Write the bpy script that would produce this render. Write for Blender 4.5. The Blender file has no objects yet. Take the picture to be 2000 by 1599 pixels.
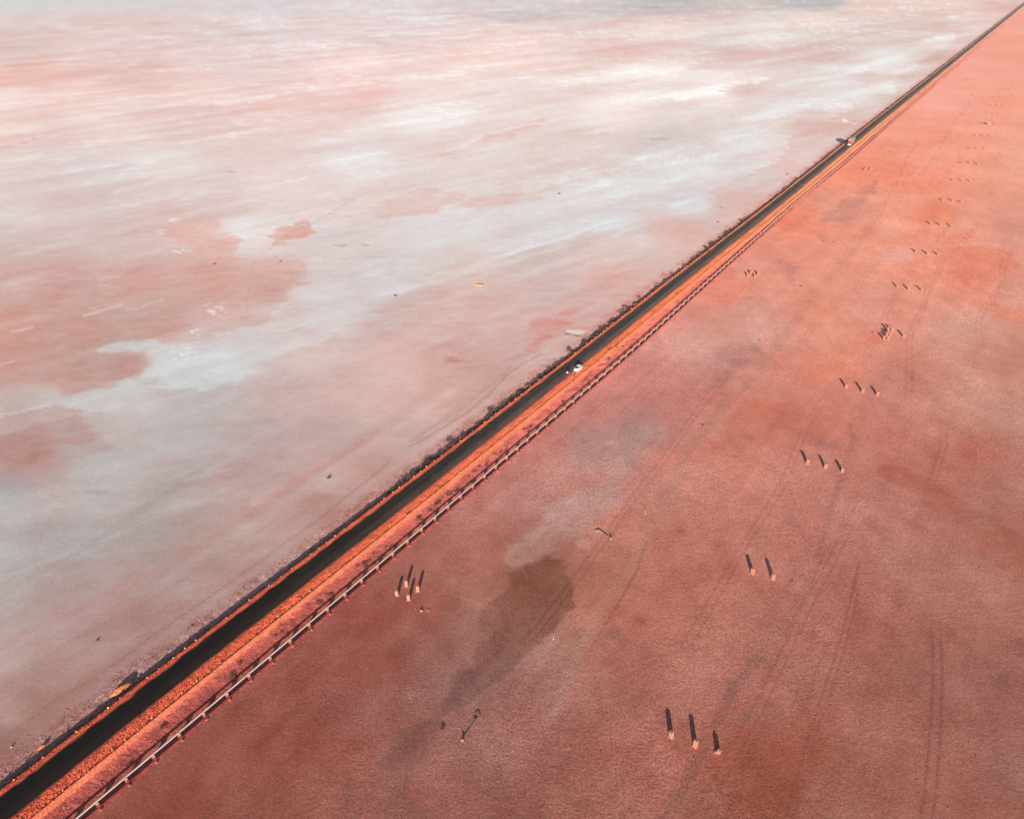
import bpy, math, random, os
import numpy as np
from mathutils import Vector, Matrix
C = bpy.context.scene
SKYS, EXPO, DENS = 0.05, 1.4, 0.00006; KH = 0.00006
# ---------------------------------------------------------------- camera
FPX, CAMH = 1478.0, 125.0
_n = np.array([.037, 1.0, (799.5 + 77) / FPX]); DN = _n / np.linalg.norm(_n)
_z = np.array([0, 0, 1.0]); FW = _z - DN * (_z @ DN); FW /= np.linalg.norm(FW); RT = np.cross(DN, FW)
cam = bpy.data.cameras.new('camera'); camo = bpy.data.objects.new('camera', cam); C.collection.objects.link(camo)
# rows: world axes expressed in image axes (x right, y down, z forward)
W = np.array([RT, FW, -DN])
Rm = Matrix([[W[i][0], -W[i][1], -W[i][2]] for i in range(3)])
camo.matrix_world = Matrix.Translation((0, 0, CAMH)) @ Rm.to_4x4()
cam.sensor_fit = 'HORIZONTAL'; cam.sensor_width = 36; cam.lens = 36 * FPX / 2000
cam.clip_start = 1; cam.clip_end = 60000
C.camera = camo
# ---------------------------------------------------------------- light
SUN_AZ, SUN_EL = math.radians(185), math.radians(13.5)
w = bpy.data.worlds.new('World'); C.world = w; w.use_nodes = True
sky = w.node_tree.nodes.new('ShaderNodeTexSky'); sky.sky_type = 'NISHITA'; sky.sun_disc = False
sky.sun_elevation = SUN_EL; sky.sun_rotation = SUN_AZ; sky.altitude = 350
w.node_tree.links.new(sky.outputs[0], w.node_tree.nodes['Background'].inputs[0])
w.node_tree.nodes['Background'].inputs[1].default_value = SKYS
sl = bpy.data.lights.new('sun', 'SUN'); sl.energy = 5.0; sl.angle = math.radians(0.5); sl.color = (1, .93, .84)
so = bpy.data.objects.new('sun', sl); C.collection.objects.link(so)
sd = Vector((math.sin(SUN_AZ) * math.cos(SUN_EL), math.cos(SUN_AZ) * math.cos(SUN_EL), math.sin(SUN_EL)))
so.rotation_euler = sd.to_track_quat('Z', 'Y').to_euler()
C.view_settings.view_transform = 'Standard'; C.view_settings.look = 'None'; C.view_settings.gamma = 1
C.view_settings.exposure = EXPO
C.cycles.volume_bounces = 0; C.cycles.max_bounces = 4; C.cycles.diffuse_bounces = 2
# ---------------------------------------------------------------- survey: where things lie (photo positions on the level ground) and how they read
ROADPTS = [(0, 1590), (100, 1511), (250, 1392), (400, 1273), (725, 1026), (1000, 809), (1140, 699), (1320, 555), (1500, 413), (1720, 234), (1850, 130), (2000, 9.5)]
PIPEPTS = [(200, 1555), (400, 1388), (697, 1138), (840, 1016.5), (1000, 882.5), (1150, 756), (1260, 660), (1400, 533), (1560, 390), (1652, 315), (1850, 142), (1960, 49)]
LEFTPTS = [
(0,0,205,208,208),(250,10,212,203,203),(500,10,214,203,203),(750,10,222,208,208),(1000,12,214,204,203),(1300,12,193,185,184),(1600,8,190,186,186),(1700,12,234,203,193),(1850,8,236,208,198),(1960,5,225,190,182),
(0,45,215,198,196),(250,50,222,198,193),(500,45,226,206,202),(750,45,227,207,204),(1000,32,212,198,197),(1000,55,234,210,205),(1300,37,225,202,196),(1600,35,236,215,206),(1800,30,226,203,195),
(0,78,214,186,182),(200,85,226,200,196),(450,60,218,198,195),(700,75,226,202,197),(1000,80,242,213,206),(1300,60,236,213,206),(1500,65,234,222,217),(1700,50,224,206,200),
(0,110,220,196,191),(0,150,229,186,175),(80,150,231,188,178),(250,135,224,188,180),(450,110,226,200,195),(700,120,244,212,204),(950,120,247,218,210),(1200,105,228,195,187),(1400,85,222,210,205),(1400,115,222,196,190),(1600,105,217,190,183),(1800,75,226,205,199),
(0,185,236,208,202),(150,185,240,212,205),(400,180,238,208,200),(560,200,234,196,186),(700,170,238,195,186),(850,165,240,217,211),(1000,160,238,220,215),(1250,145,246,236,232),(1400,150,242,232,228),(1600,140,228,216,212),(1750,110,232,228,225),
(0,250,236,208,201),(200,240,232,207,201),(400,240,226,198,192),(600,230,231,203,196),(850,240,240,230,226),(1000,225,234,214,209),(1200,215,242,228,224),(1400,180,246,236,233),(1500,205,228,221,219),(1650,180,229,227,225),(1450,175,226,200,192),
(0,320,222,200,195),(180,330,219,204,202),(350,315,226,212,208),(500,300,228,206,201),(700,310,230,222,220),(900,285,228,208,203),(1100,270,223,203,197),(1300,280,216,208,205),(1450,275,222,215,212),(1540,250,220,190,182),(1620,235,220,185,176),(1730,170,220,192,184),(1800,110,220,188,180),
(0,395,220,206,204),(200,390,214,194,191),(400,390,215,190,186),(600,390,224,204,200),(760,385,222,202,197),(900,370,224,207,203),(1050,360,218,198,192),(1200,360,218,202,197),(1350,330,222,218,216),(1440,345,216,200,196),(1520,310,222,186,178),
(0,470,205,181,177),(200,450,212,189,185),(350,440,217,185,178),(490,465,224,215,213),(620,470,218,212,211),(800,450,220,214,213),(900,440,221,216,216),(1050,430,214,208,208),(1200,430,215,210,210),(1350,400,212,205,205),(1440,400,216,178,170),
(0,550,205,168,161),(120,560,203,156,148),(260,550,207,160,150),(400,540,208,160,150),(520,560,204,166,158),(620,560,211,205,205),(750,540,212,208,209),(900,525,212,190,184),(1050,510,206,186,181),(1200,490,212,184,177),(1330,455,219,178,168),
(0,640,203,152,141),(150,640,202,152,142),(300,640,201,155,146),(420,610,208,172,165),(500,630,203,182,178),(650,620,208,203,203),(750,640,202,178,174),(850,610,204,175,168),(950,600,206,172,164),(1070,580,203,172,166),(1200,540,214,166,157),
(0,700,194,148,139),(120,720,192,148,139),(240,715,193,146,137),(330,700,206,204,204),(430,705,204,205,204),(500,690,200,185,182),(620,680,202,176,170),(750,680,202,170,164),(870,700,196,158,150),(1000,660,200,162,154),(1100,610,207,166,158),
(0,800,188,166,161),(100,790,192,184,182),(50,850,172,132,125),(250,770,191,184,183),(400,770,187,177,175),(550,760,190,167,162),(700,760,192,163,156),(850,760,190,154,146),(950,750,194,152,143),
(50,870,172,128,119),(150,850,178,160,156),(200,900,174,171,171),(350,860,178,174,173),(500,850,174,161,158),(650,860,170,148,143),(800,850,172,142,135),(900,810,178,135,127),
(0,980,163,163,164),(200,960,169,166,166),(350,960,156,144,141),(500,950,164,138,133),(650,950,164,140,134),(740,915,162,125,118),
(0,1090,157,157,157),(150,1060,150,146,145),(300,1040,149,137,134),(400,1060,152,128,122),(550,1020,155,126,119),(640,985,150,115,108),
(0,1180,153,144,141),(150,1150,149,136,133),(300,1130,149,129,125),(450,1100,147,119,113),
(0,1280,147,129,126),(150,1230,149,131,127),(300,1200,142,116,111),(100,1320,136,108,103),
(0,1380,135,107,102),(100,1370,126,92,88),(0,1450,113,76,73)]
RIGHTPTS = [
(1980,40,240,168,148),(1990,100,240,162,142),(1900,130,244,166,150),(1960,200,243,162,138),(1850,200,244,167,150),(1800,250,240,160,141),(1700,330,238,151,128),(1850,300,240,160,139),(1980,330,235,165,145),(1750,400,235,160,141),(1650,400,228,155,138),(1900,420,228,155,139),(1980,450,215,152,137),(1820,420,234,146,122),(1550,430,234,145,122),(1500,510,228,150,132),(1600,530,228,150,131),(1700,500,230,153,133),(1800,530,225,142,122),(1900,530,216,130,112),(1980,560,206,138,122),(1400,560,225,140,121),
(1300,640,211,140,128),(1450,620,208,150,139),(1600,620,222,144,122),(1700,610,214,145,130),(1750,620,214,136,120),(1870,650,205,145,130),(1980,690,195,132,118),(1350,660,212,156,146),(1280,720,195,130,122),(1420,700,180,126,118),(1500,720,200,126,111),(1620,720,212,126,105),(1750,745,190,119,105),(1900,760,194,131,117),(1980,800,184,126,113),
(1200,740,203,130,120),(1180,800,188,122,114),(1350,790,187,119,111),(1480,830,192,116,101),(1600,830,192,116,101),(1750,850,184,111,99),(1900,880,172,98,85),(1980,900,168,101,89),
(1060,870,172,104,97),(1180,880,162,118,113),(1250,850,166,124,119),(1330,900,187,111,98),(1450,930,182,107,94),(1600,950,176,105,94),(1750,980,173,108,97),(1900,1000,163,100,90),(1980,1030,160,95,83),
(950,950,162,95,88),(1050,980,160,105,99),(1200,1000,175,107,96),(1350,1040,168,98,86),(1500,1060,170,102,91),(1650,1100,166,100,89),(1800,1100,163,104,94),(1950,1150,158,97,88),
(850,1050,148,83,77),(950,1080,156,93,85),(1050,1080,147,97,91),(1050,1150,127,81,75),(1000,1200,128,83,78),(930,1180,146,90,83),(1150,1180,158,94,84),(1250,1200,162,95,83),
(700,1200,138,70,62),(850,1200,147,82,74),(600,1300,133,67,58),(750,1300,136,71,62),(880,1280,141,84,76),(900,1350,136,83,76),(1080,1260,146,96,87),(1200,1300,152,90,80),(1350,1300,155,91,81),(1500,1250,153,90,80),(1650,1250,157,91,81),(1800,1280,152,94,85),(1950,1300,143,88,80),
(450,1450,123,61,52),(600,1450,126,63,54),(750,1400,130,72,64),(1000,1400,146,84,74),(1100,1430,143,81,71),(1300,1500,154,85,75),(1450,1500,145,70,58),(1550,1450,148,76,65),(1700,1450,152,88,77),(1850,1500,152,90,80),(1980,1500,140,88,81),
(300,1560,118,59,50),(500,1580,117,60,51),(700,1550,125,69,60),(1000,1580,126,68,58),(1150,1560,147,87,76),(1350,1580,147,85,74),(1500,1580,143,73,61),(1700,1580,147,85,74),(1900,1580,146,85,76)]
PATCHES = [
# the pale salt tongue and its arms
('L', [(205,685),(212,668),(240,660),(292,655),(330,682),(372,668),(412,664),(440,652),(478,645),(520,630),(532,600),(560,572),(612,552),(640,546),(612,530),(585,530),(580,512),(600,500),(575,492),(572,480),(600,470),(612,448),(660,430),(760,440),(830,425),(862,412),(900,420),(980,405),(1050,395),(1100,372),(1170,352),(1260,345),(1340,322),(1395,290),(1380,262),(1440,240),(1500,210),(1560,180),(1640,150),(1720,118),(1800,85),(1850,62),(1868,70),(1850,92),(1800,120),(1750,158),(1745,178),(1690,200),(1640,222),(1570,250),(1540,270),(1530,300),(1500,318),(1450,342),(1420,362),(1350,400),(1280,420),(1150,448),(1000,482),(930,492),(880,512),(850,540),(780,575),(745,600),(700,628),(680,634),(640,658),(610,672),(560,678),(500,710),(470,722),(462,735),(440,732),(400,752),(385,748),(362,744),(340,748),(300,744),(280,740),(276,722),(290,700),(270,690),(225,690)], 3, None, .6),
('L', [(135,790),(160,770),(200,752),(250,738),(272,748),(240,770),(190,790),(120,812),(60,826),(0,842),(0,820),(60,806)], 5, (196,190,189), .7),
('L', [(0,960),(120,930),(260,880),(330,850),(300,900),(200,940),(110,980),(0,1020)], 16, (176,174,174), .4),
('L', [(470,465),(490,452),(530,450),(560,458),(540,470),(520,482),(480,478)], 3, (224,214,211), .8),
('L', [(520,478),(530,462),(560,448),(600,440),(606,450),(590,462),(560,472),(545,486),(520,492)], 2.5, (221,164,150), .8),
('L', [(500,505),(545,495),(590,490),(572,510),(590,520),(560,535),(500,540),(470,530),(480,510)], 4, (217,172,162), .6),
('L', [(570,540),(600,534),(632,540),(610,547),(575,551)], 2.5, (204,164,158), .8),
('L', [(290,450),(318,440),(340,428),(375,424),(350,432),(325,446),(320,460),(285,460)], 2, (234,218,210), .85),
('L', [(318,462),(322,446),(345,432),(385,424),(425,425),(430,445),(455,455),(470,462),(465,478),(430,470),(380,478),(350,470)], 3, (222,174,163), .8),
('L', [(345,500),(380,485),(440,470),(465,480),(455,500),(400,505),(360,515),(330,510)], 5, (221,165,154), .7),
('L', [(225,545),(250,530),(290,528),(330,545),(320,570),(270,580),(200,580),(210,560)], 8, (212,157,145), .6),
('L', [(0,590),(60,580),(120,570),(125,590),(90,620),(40,640),(0,650)], 9, (202,145,133), .6),
('L', [(728,432),(745,412),(765,395),(800,388),(820,372),(850,366),(862,378),(905,385),(870,398),(850,412),(800,424),(760,436)], 3.5, (221,187,180), .75),
('L', [(895,405),(915,392),(960,385),(1000,378),(1020,372),(1010,388),(975,396),(930,403)], 2.5, (221,184,177), .75),
('L', [(940,265),(970,257),(1000,252),(1045,240),(1062,232),(1050,246),(1010,258),(1000,270),(950,275)], 2.5, (228,182,172), .7),
('L', [(430,215),(470,200),(530,190),(580,175),(640,182),(720,170),(690,190),(600,215),(520,235),(450,240)], 7, (233,194,184), .6),
('L', [(395,205),(440,192),(520,186),(570,180),(540,188),(490,198),(430,206)], 2, (240,222,214), .8),
('L', [(1110,175),(1180,160),(1300,162),(1400,168),(1390,182),(1300,175),(1200,182),(1130,188)], 4, (226,194,186), .4),
('L', [(1125,104),(1200,92),(1300,80),(1450,95),(1640,88),(1700,98),(1640,112),(1450,116),(1250,112),(1150,118)], 5, (224,190,182), .6),
('L', [(1190,142),(1260,136),(1310,131),(1390,137),(1330,142),(1290,147),(1230,143)], 1.8, (250,238,232), .9),
('L', [(1310,205),(1350,190),(1420,178),(1480,162),(1500,152),(1460,158),(1380,172),(1310,184),(1320,200),(1400,212),(1440,214),(1430,202),(1370,196)], 3, (249,236,232), .9),
('L', [(1410,178),(1440,168),(1465,163),(1482,170),(1470,182),(1430,186)], 2.5, (226,198,191), .85),
('L', [(1170,320),(1210,314),(1235,318),(1225,330),(1190,338),(1160,334)], 4, (218,192,186), .7),
('L', [(1270,270),(1300,258),(1340,262),(1400,270),(1380,285),(1320,290),(1280,282)], 6, (220,205,200), .5),
('L', [(1160,300),(1200,296),(1300,300),(1240,312),(1180,310)], 5, (228,218,215), .5),
('L', [(0,128),(60,122),(100,122),(110,130),(60,140),(100,165),(60,168),(0,175)], 6, (232,184,173), .35),
('L', [(1000,22),(1180,6),(1300,-5),(1640,-10),(1655,6),(1500,20),(1350,28),(1180,36),(1000,40),(920,38)], 5, (196,189,189), .5),
('L', [(0,-20),(260,-20),(230,6),(120,12),(0,18)], 5, (204,205,205), .5),  # pale haze of the horizon painted into the ground colour
('L', [(750,660),(860,640),(940,655),(980,690),(940,720),(860,720),(800,700)], 14, (200,150,142), .35),
('L', [(850,699),(878,696),(900,702),(885,708),(858,706)], 2, (172,122,112), .85),
('L', [(905,690),(925,685),(905,700)], 2, (200,150,140), .5),
('L', [(1030,690),(1032,660),(1050,638),(1090,628),(1130,625),(1155,640),(1120,648),(1085,650),(1060,665),(1050,695)], 4, (206,136,126), .7),
('L', [(1098,642),(1115,641),(1140,646),(1155,650),(1158,655),(1130,654),(1104,650)], 1.4, (228,214,206), .95),
('L', [(1648,237),(1662,238),(1690,241),(1692,243.5),(1670,243),(1655,240)], .9, (250,232,220), .95),
('L', [(1590,234.5),(1620,236),(1640,237),(1620,238.5),(1595,237)], .9, (240,210,198), .7),
('L', [(1560,232),(1640,245),(1655,262),(1620,268),(1560,262),(1530,250)], 9, (216,172,162), .5),
('L', [(0,838),(60,822),(150,812),(190,840),(180,865),(120,870),(60,910),(20,935),(0,935)], 6, (174,128,119), .55),
('L', [(30,880),(60,862),(100,865),(100,890),(60,905)], 4, (168,112,102), .6),
('L', [(115,745),(150,735),(220,735),(270,730),(230,744),(170,757),(120,770)], 4, (186,142,133), .6),
# right of the road
('R', [(740,1439),(770,1419),(850,1379),(880,1319),(925,1289),(950,1249),(957,1199),(980,1159),(1000,1124),(1060,1090),(1110,1100),(1110,1180),(1050,1250),(960,1349),(850,1439),(810,1499),(800,1549),(850,1610),(650,1610),(665,1514),(720,1509),(760,1464)], 5, (112,66,60), .85),
('R', [(788,1358),(800,1345),(812,1356),(808,1370),(793,1370)], 3, (153,98,90), .8),
('R', [(798,1408),(812,1398),(824,1404),(815,1416),(802,1418)], 3, (150,93,84), .8),
('R', [(682,1515),(700,1500),(728,1512),(722,1532),(695,1532)], 5, (145,84,74), .7),
('R', [(985,1060),(1040,1020),(1090,985),(1140,950),(1180,920),(1205,890),(1225,850),(1260,818),(1300,812),(1300,850),(1262,880),(1215,935),(1185,985),(1150,1030),(1090,1062),(1040,1090),(1000,1096)], 9, (164,128,124), .62),
('R', [(1010,1075),(1060,1040),(1090,1020),(1100,1045),(1075,1065),(1040,1080)], 5, (142,98,93), .6),
('R', [(880,1190),(900,1175),(940,1180),(955,1200),(945,1240),(900,1240),(870,1215)], 9, (142,92,86), .5),
('R', [(1603,434),(1612,418),(1636,408),(1648,394),(1672,380),(1692,368),(1714,356),(1712,374),(1690,396),(1682,412),(1655,432),(1630,441)], 2.5, (198,132,118), .8),
('R', [(1600,425),(1640,412),(1690,392),(1725,398),(1700,418),(1650,440),(1612,445)], 6, (208,148,134), .5),
('R', [(1590,470),(1610,445),(1622,452),(1610,468)], 4, (208,138,124), .6),
('R', [(1525,515),(1560,520),(1555,535),(1550,552),(1538,540),(1518,530)], 4, (200,134,124), .7),
('R', [(1485,532),(1525,530),(1520,536),(1490,537)], 2, (196,130,120), .7),
('R', [(1432,838),(1460,843),(1490,858),(1520,872),(1536,890),(1515,892),(1480,876),(1450,858)], 5, (150,102,94), .6),
('R', [(1720,912),(1770,918),(1820,932),(1860,975),(1905,1008),(1950,1050),(2010,1085),(2010,1116),(1950,1090),(1905,1050),(1868,1020),(1820,990),(1765,950)], 8, (160,84,70), .6),
('R', [(1858,862),(1890,856),(1915,880),(1905,905),(1875,900)], 7, (172,88,74), .6),
('R', [(1915,738),(1930,745),(1945,765),(1960,790),(1942,775),(1922,758)], 4, (175,100,90), .5),
('R', [(1830,520),(1870,525),(1905,545),(1950,575),(2010,612),(2010,640),(1950,620),(1905,598),(1850,560)], 7, (212,120,98), .65),
('R', [(1800,480),(1850,470),(1920,480),(1970,500),(1960,525),(1900,520),(1840,505)], 8, (222,126,102), .6),
('R', [(1800,500),(1830,512),(1880,545),(1930,575),(1960,600),(1920,598),(1870,575),(1810,520)], 5, (228,152,134), .5),
('R', [(1705,490),(1740,478),(1770,485),(1782,500),(1765,520),(1720,520),(1705,505)], 4, (224,155,143), .75),
('R', [(1735,432),(1790,434),(1795,448),(1770,455),(1730,448)], 5, (236,166,151), .7),
('R', [(1660,540),(1700,535),(1735,552),(1740,572),(1715,580),(1690,570)], 5, (218,152,140), .6),
('R', [(1760,580),(1810,572),(1860,580),(1850,592),(1790,595)], 5, (222,148,134), .6),
('R', [(1810,640),(1850,618),(1900,615),(1960,625),(2010,655),(2010,700),(1950,720),(1860,700),(1800,670)], 10, (205,144,129), .5),
('R', [(1370,750),(1400,730),(1440,700),(1480,680),(1500,690),(1490,715),(1450,735),(1400,755),(1380,765)], 10, (168,116,110), .6),
('R', [(1640,660),(1690,650),(1720,660),(1715,672),(1670,680)], 6, (222,128,106), .5),
('R', [(1590,720),(1640,690),(1680,710),(1670,735),(1610,745)], 12, (216,126,104), .4),
('R', [(1256,673),(1275,675),(1330,684),(1370,690),(1365,693),(1300,686),(1262,680)], 1.6, (214,172,160), .85),
('R', [(1345,675),(1365,672),(1372,682),(1352,688)], 3, (222,150,138), .6),
('R', [(1430,648),(1470,642),(1500,655),(1480,668),(1440,662)], 6, (206,158,148), .5),
('R', [(1400,1470),(1450,1450),(1470,1480),(1440,1540),(1400,1610),(1340,1610),(1380,1540)], 10, (145,72,60), .5),
('R', [(1500,1500),(1540,1470),(1545,1540),(1520,1610),(1440,1610),(1460,1560)], 8, (140,64,52), .6),
('R', [(1850,1310),(1900,1290),(1960,1320),(2010,1370),(2010,1420),(1940,1380),(1880,1350)], 14, (138,84,77), .5),
('R', [(1960,1250),(2010,1240),(2010,1300),(1970,1290)], 12, (130,78,72), .5),
]
SPOTS = [
('R',1200,1238,22,15,(124,78,70),.7),('R',1258,1216,20,10,(128,82,74),.6),('R',1262,1122,12,8,(138,86,78),.6),('R',1300,1150,14,12,(138,88,80),.5),
('R',1327,1035,12,10,(142,92,84),.6),('R',1345,1068,12,8,(146,98,90),.5),('R',1430,1338,16,20,(124,80,74),.6),('R',1465,1405,26,18,(122,80,73),.6),('R',1490,1290,20,10,(126,80,74),.6),
('R',1405,1292,14,9,(128,84,78),.5),('R',1540,1020,14,8,(138,92,84),.5),('R',1620,870,24,9,(160,106,97),.6),('R',1590,862,14,6,(158,104,96),.5),('R',1650,1030,14,10,(140,94,86),.4),
('R',1548,1134,9,6,(108,58,54),.8),('R',1650,935,10,6,(140,95,88),.4),('R',1742,322,8,3,(214,142,124),.6),('R',1758,296,12,3,(214,152,138),.5),
('R',1840,1010,30,20,(160,105,97),.4),('R',1700,1230,40,26,(150,92,83),.3),('R',1150,1480,50,30,(140,80,71),.4),('R',1235,1510,50,30,(146,90,82),.4),
('R',1610,1400,60,30,(152,78,66),.3),('R',1530,1380,60,26,(138,86,79),.3),('R',1330,1385,50,26,(150,92,84),.3),('R',1350,1115,40,20,(160,92,80),.3),
('R',1170,1040,30,10,(176,112,102),.4),('R',1140,1062,14,10,(180,132,126),.6),('R',1300,1130,60,26,(165,92,78),.4),('R',1240,1290,40,26,(158,92,80),.3),
('R',1400,880,50,18,(190,106,90),.4),('R',1500,800,60,16,(196,112,95),.4),('R',1800,760,50,18,(186,120,107),.4),('R',1195,865,14,6,(182,144,140),.6),
('L',820,590,26,5,(206,196,192),.5),('L',660,478,12,1.6,(160,150,148),.6),('L',710,478,9,1.4,(170,158,156),.5),('L',450,336,12,1.6,(186,166,162),.6),('L',735,502,26,3,(200,182,178),.5),
('L',640,400,22,3,(220,195,190),.3),('L',870,300,16,2,(222,196,190),.6),('L',755,358,5,4,(196,180,176),.4),('L',1285,271,16,1.5,(190,172,166),.7),
('L',1100,212,40,4,(226,210,205),.5),('L',1150,178,40,3,(232,204,196),.4),('L',1570,62,60,3,(210,200,196),.6),('L',1700,47,40,2,(232,222,214),.6),('L',1790,58,30,2,(210,192,186),.6),
('L',1860,34,16,2,(246,232,222),.8),('L',1890,26,9,2,(248,226,214),.8),('L',1850,54,30,4,(222,190,184),.6),('L',1780,3,50,2,(246,222,212),.8),
('L',180,602,10,3,(222,205,200),.4),('L',380,575,50,4,(214,168,158),.4),('L',240,590,50,5,(206,158,150),.3),
('L',330,640,60,8,(203,150,142),.4),('L',480,625,45,10,(200,168,160),.5),('L',180,870,40,10,(168,148,144),.5),('L',380,905,70,16,(160,146,142),.4),('L',190,960,30,6,(150,136,132),.4),
('L',660,690,50,14,(204,178,172),.4),('L',820,660,60,10,(208,178,172),.4),('L',700,730,60,6,(180,158,153),.4),('L',455,1000,60,20,(148,138,136),.3),('L',420,890,50,10,(156,146,144),.35),
]
LINES = [
('L', [(165,617),(190,609),(215,601),(240,595)], 3, (226,206,198), .9),
('L', [(248,606),(275,601),(300,590),(320,586)], 3, (220,200,193), .7), ('L', [(25,648),(45,644),(64,638)], 2.6, (220,205,198), .85), ('L', [(98,662),(112,655),(128,651)], 2.4, (212,188,181), .7),
('L', [(0,712),(12,709),(25,705)], 2.6, (212,192,186), .8), ('L', [(190,546),(215,542),(235,538)], 3.4, (214,192,187), .7), ('L', [(190,560),(215,557)], 2.4, (214,190,184), .6),
('L', [(0,412),(40,406),(70,398),(95,391)], 4, (226,218,215), .6), ('L', [(0,289),(25,285),(50,278),(70,272)], 1.3, (186,158,152), .6),
('L', [(480,612),(483,590),(486,560),(492,530),(500,508),(520,490),(545,470),(570,452),(610,436),(650,414),(700,385)], 1.2, (172,142,136), .45),
('L', [(225,375),(270,362),(330,347),(380,335),(440,322),(520,312)], 7, (228,222,219), .6),
('L', [(0,80),(120,68),(240,58),(500,45),(760,30),(1000,20)], 2.0, (236,216,208), .55), ('L', [(0,70),(100,62),(200,56)], 3, (206,178,174), .6), ('L', [(140,92),(300,80),(480,60)], 1.6, (196,182,180), .5),
('L', [(190,152),(290,141),(390,133),(420,138)], 2, (244,222,214), .7), ('L', [(760,28),(900,20),(1000,14)], 1.8, (206,190,187), .5),
('L', [(900,290),(940,266),(1000,250),(1070,238),(1130,220)], 2.2, (246,238,234), .6), ('L', [(860,300),(900,285),(935,272)], 2, (242,234,230), .5),
('L', [(600,330),(640,322),(680,305),(760,300)], 2.2, (238,226,222), .5), ('L', [(560,180),(640,162),(685,146)], 1.4, (250,220,210), .6),
('L', [(1250,203),(1275,193),(1310,187)], 1.6, (250,240,236), .8), ('L', [(960,141),(1000,141),(1020,140)], 1.5, (186,166,160), .0),
('L', [(1740,30),(1800,26),(1860,20),(1900,8)], 1.6, (238,206,196), .5),
('L', [(740,615),(700,640),(650,690),(560,740),(470,800)], 10, (196,186,184), .25),
('L', [(800,873),(860,838),(912,807),(955,770),(988,733),(1020,711),(1060,690)], 1.6, (128,88,84), .6), ('L', [(800,862),(900,800),(960,750),(1000,715)], 1.4, (140,100,94), .5),
('L', [(0,1444),(60,1402),(112,1361),(190,1320),(300,1240),(420,1158),(540,1072),(640,1000),(760,905)], 1.8, (108,74,72), .55), ('L', [(0,1330),(150,1245),(300,1165),(450,1075),(600,980)], 3, (128,108,104), .35),
('L', [(0,1260),(200,1170),(400,1060),(560,960),(700,870)], 8, (162,118,110), .35), ('L', [(350,985),(480,900),(600,820),(700,770)], 10, (172,140,134), .3),
('L', [(440,1010),(540,960),(640,905),(740,840)], 7, (178,122,112), .35), ('L', [(0,1160),(150,1080),(300,980),(420,900)], 9, (140,126,124), .3),
('L', [(1030,692),(1000,700),(960,712),(900,722)], 1.5, (160,118,110), .4), ('L', [(1100,655),(1040,662),(980,672),(900,690)], 1.5, (172,130,122), .4), ('L', [(1158,653),(1120,650),(1060,646)], 1.0, (96,84,84), .0),
('L', [(1104,652),(1130,655.5),(1156,659)], 1.2, (70,62,64), .8),
('L', [(1400,403),(1421,409)], 1.0, (150,110,104), .7),
# wheel tracks over the mud
('R', [(1300,1600),(1365,1470),(1425,1349),(1465,1294),(1525,1224),(1575,1139),(1600,1079),(1630,974),(1655,895),(1668,850)], 7, (122,80,74), .3),
('R', [(1312,1600),(1372,1480),(1432,1358),(1475,1300),(1537,1226),(1586,1140),(1610,1080)], 2.6, (112,68,62), .45), ('R', [(1420,1362),(1470,1296)], 10, (120,80,74), .4),
('R', [(1535,1600),(1560,1500),(1600,1374),(1635,1274),(1665,1160),(1677,1100)], 3.2, (120,66,58), .5), ('R', [(1550,1600),(1572,1510),(1612,1380),(1650,1270),(1675,1160)], 3.0, (122,70,62), .4),
('R', [(1590,1220),(1580,1300),(1545,1380),(1500,1440)], 3, (130,80,72), .35), ('R', [(1622,1250),(1600,1300),(1560,1420)], 4, (132,78,70), .3),
('R', [(1080,1400),(1130,1270),(1190,1160),(1255,1080),(1300,970),(1340,880),(1400,810),(1470,740),(1530,660),(1560,620)], 11, (150,108,99), .42),
('R', [(1150,1270),(1200,1190),(1240,1120),(1262,1060)], 2.4, (110,58,52), .5), ('R', [(1560,620),(1582,590),(1620,548),(1640,522),(1672,484),(1700,445)], 6, (200,140,124), .5),
('R', [(1700,445),(1722,415),(1735,385),(1752,355),(1765,325),(1778,300),(1790,282)], 2.6, (204,140,124), .6), ('R', [(1710,450),(1745,408),(1765,380),(1790,350),(1812,322),(1836,290),(1856,250),(1876,224),(1893,200)], 2.2, (208,146,130), .6),
('R', [(1520,660),(1480,700),(1440,760)], 9, (196,130,118), .4), ('R', [(1850,455),(1838,475),(1825,495),(1815,510)], 1.6, (240,172,158), .7),
('R', [(1860,446),(1862,435),(1855,452)], 1.4, (236,166,152), .5), ('R', [(1820,560),(1800,585),(1780,620)], 3, (230,160,146), .4),
('R', [(1660,830),(1664,860),(1672,885),(1660,915)], 5, (150,96,86), .4), ('R', [(1640,800),(1665,770),(1668,740)], 4, (176,112,98), .3),
('R', [(910,1290),(960,1300),(1000,1310)], 2, (160,84,70), .3), ('R', [(830,1140),(850,1152),(870,1160),(900,1172)], 1.8, (96,60,56), .7), ('R', [(860,1156),(890,1166),(930,1175),(950,1190)], 3, (176,112,104), .5),
('R', [(894,1204),(905,1198),(912,1192)], 1.4, (84,60,58), .7), ('R', [(1330,808),(1350,812),(1368,820),(1372,830)], 1.6, (210,130,112), .6), ('R', [(1365,797),(1400,790),(1445,782)], 2, (206,130,112), .4),
('R', [(1300,850),(1240,900),(1180,960),(1120,1030)], 3, (182,150,144), .35),('R', [(1000,1100),(1020,1110),(1030,1130)], 2, (180,110,100), .4),
('R', [(1100,1350),(1050,1400),(1000,1420)], 4, (128,72,64), .35), ('R', [(1080,1250),(1060,1290),(1010,1350),(960,1400)], 8, (156,106,98), .35),
]
FLECKS = [(352, 490, 28, 12), (420, 605, 30, 16), (345, 690, 60, 16), (380, 650, 40, 12), (1330, 318, 40, 20)]
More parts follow.
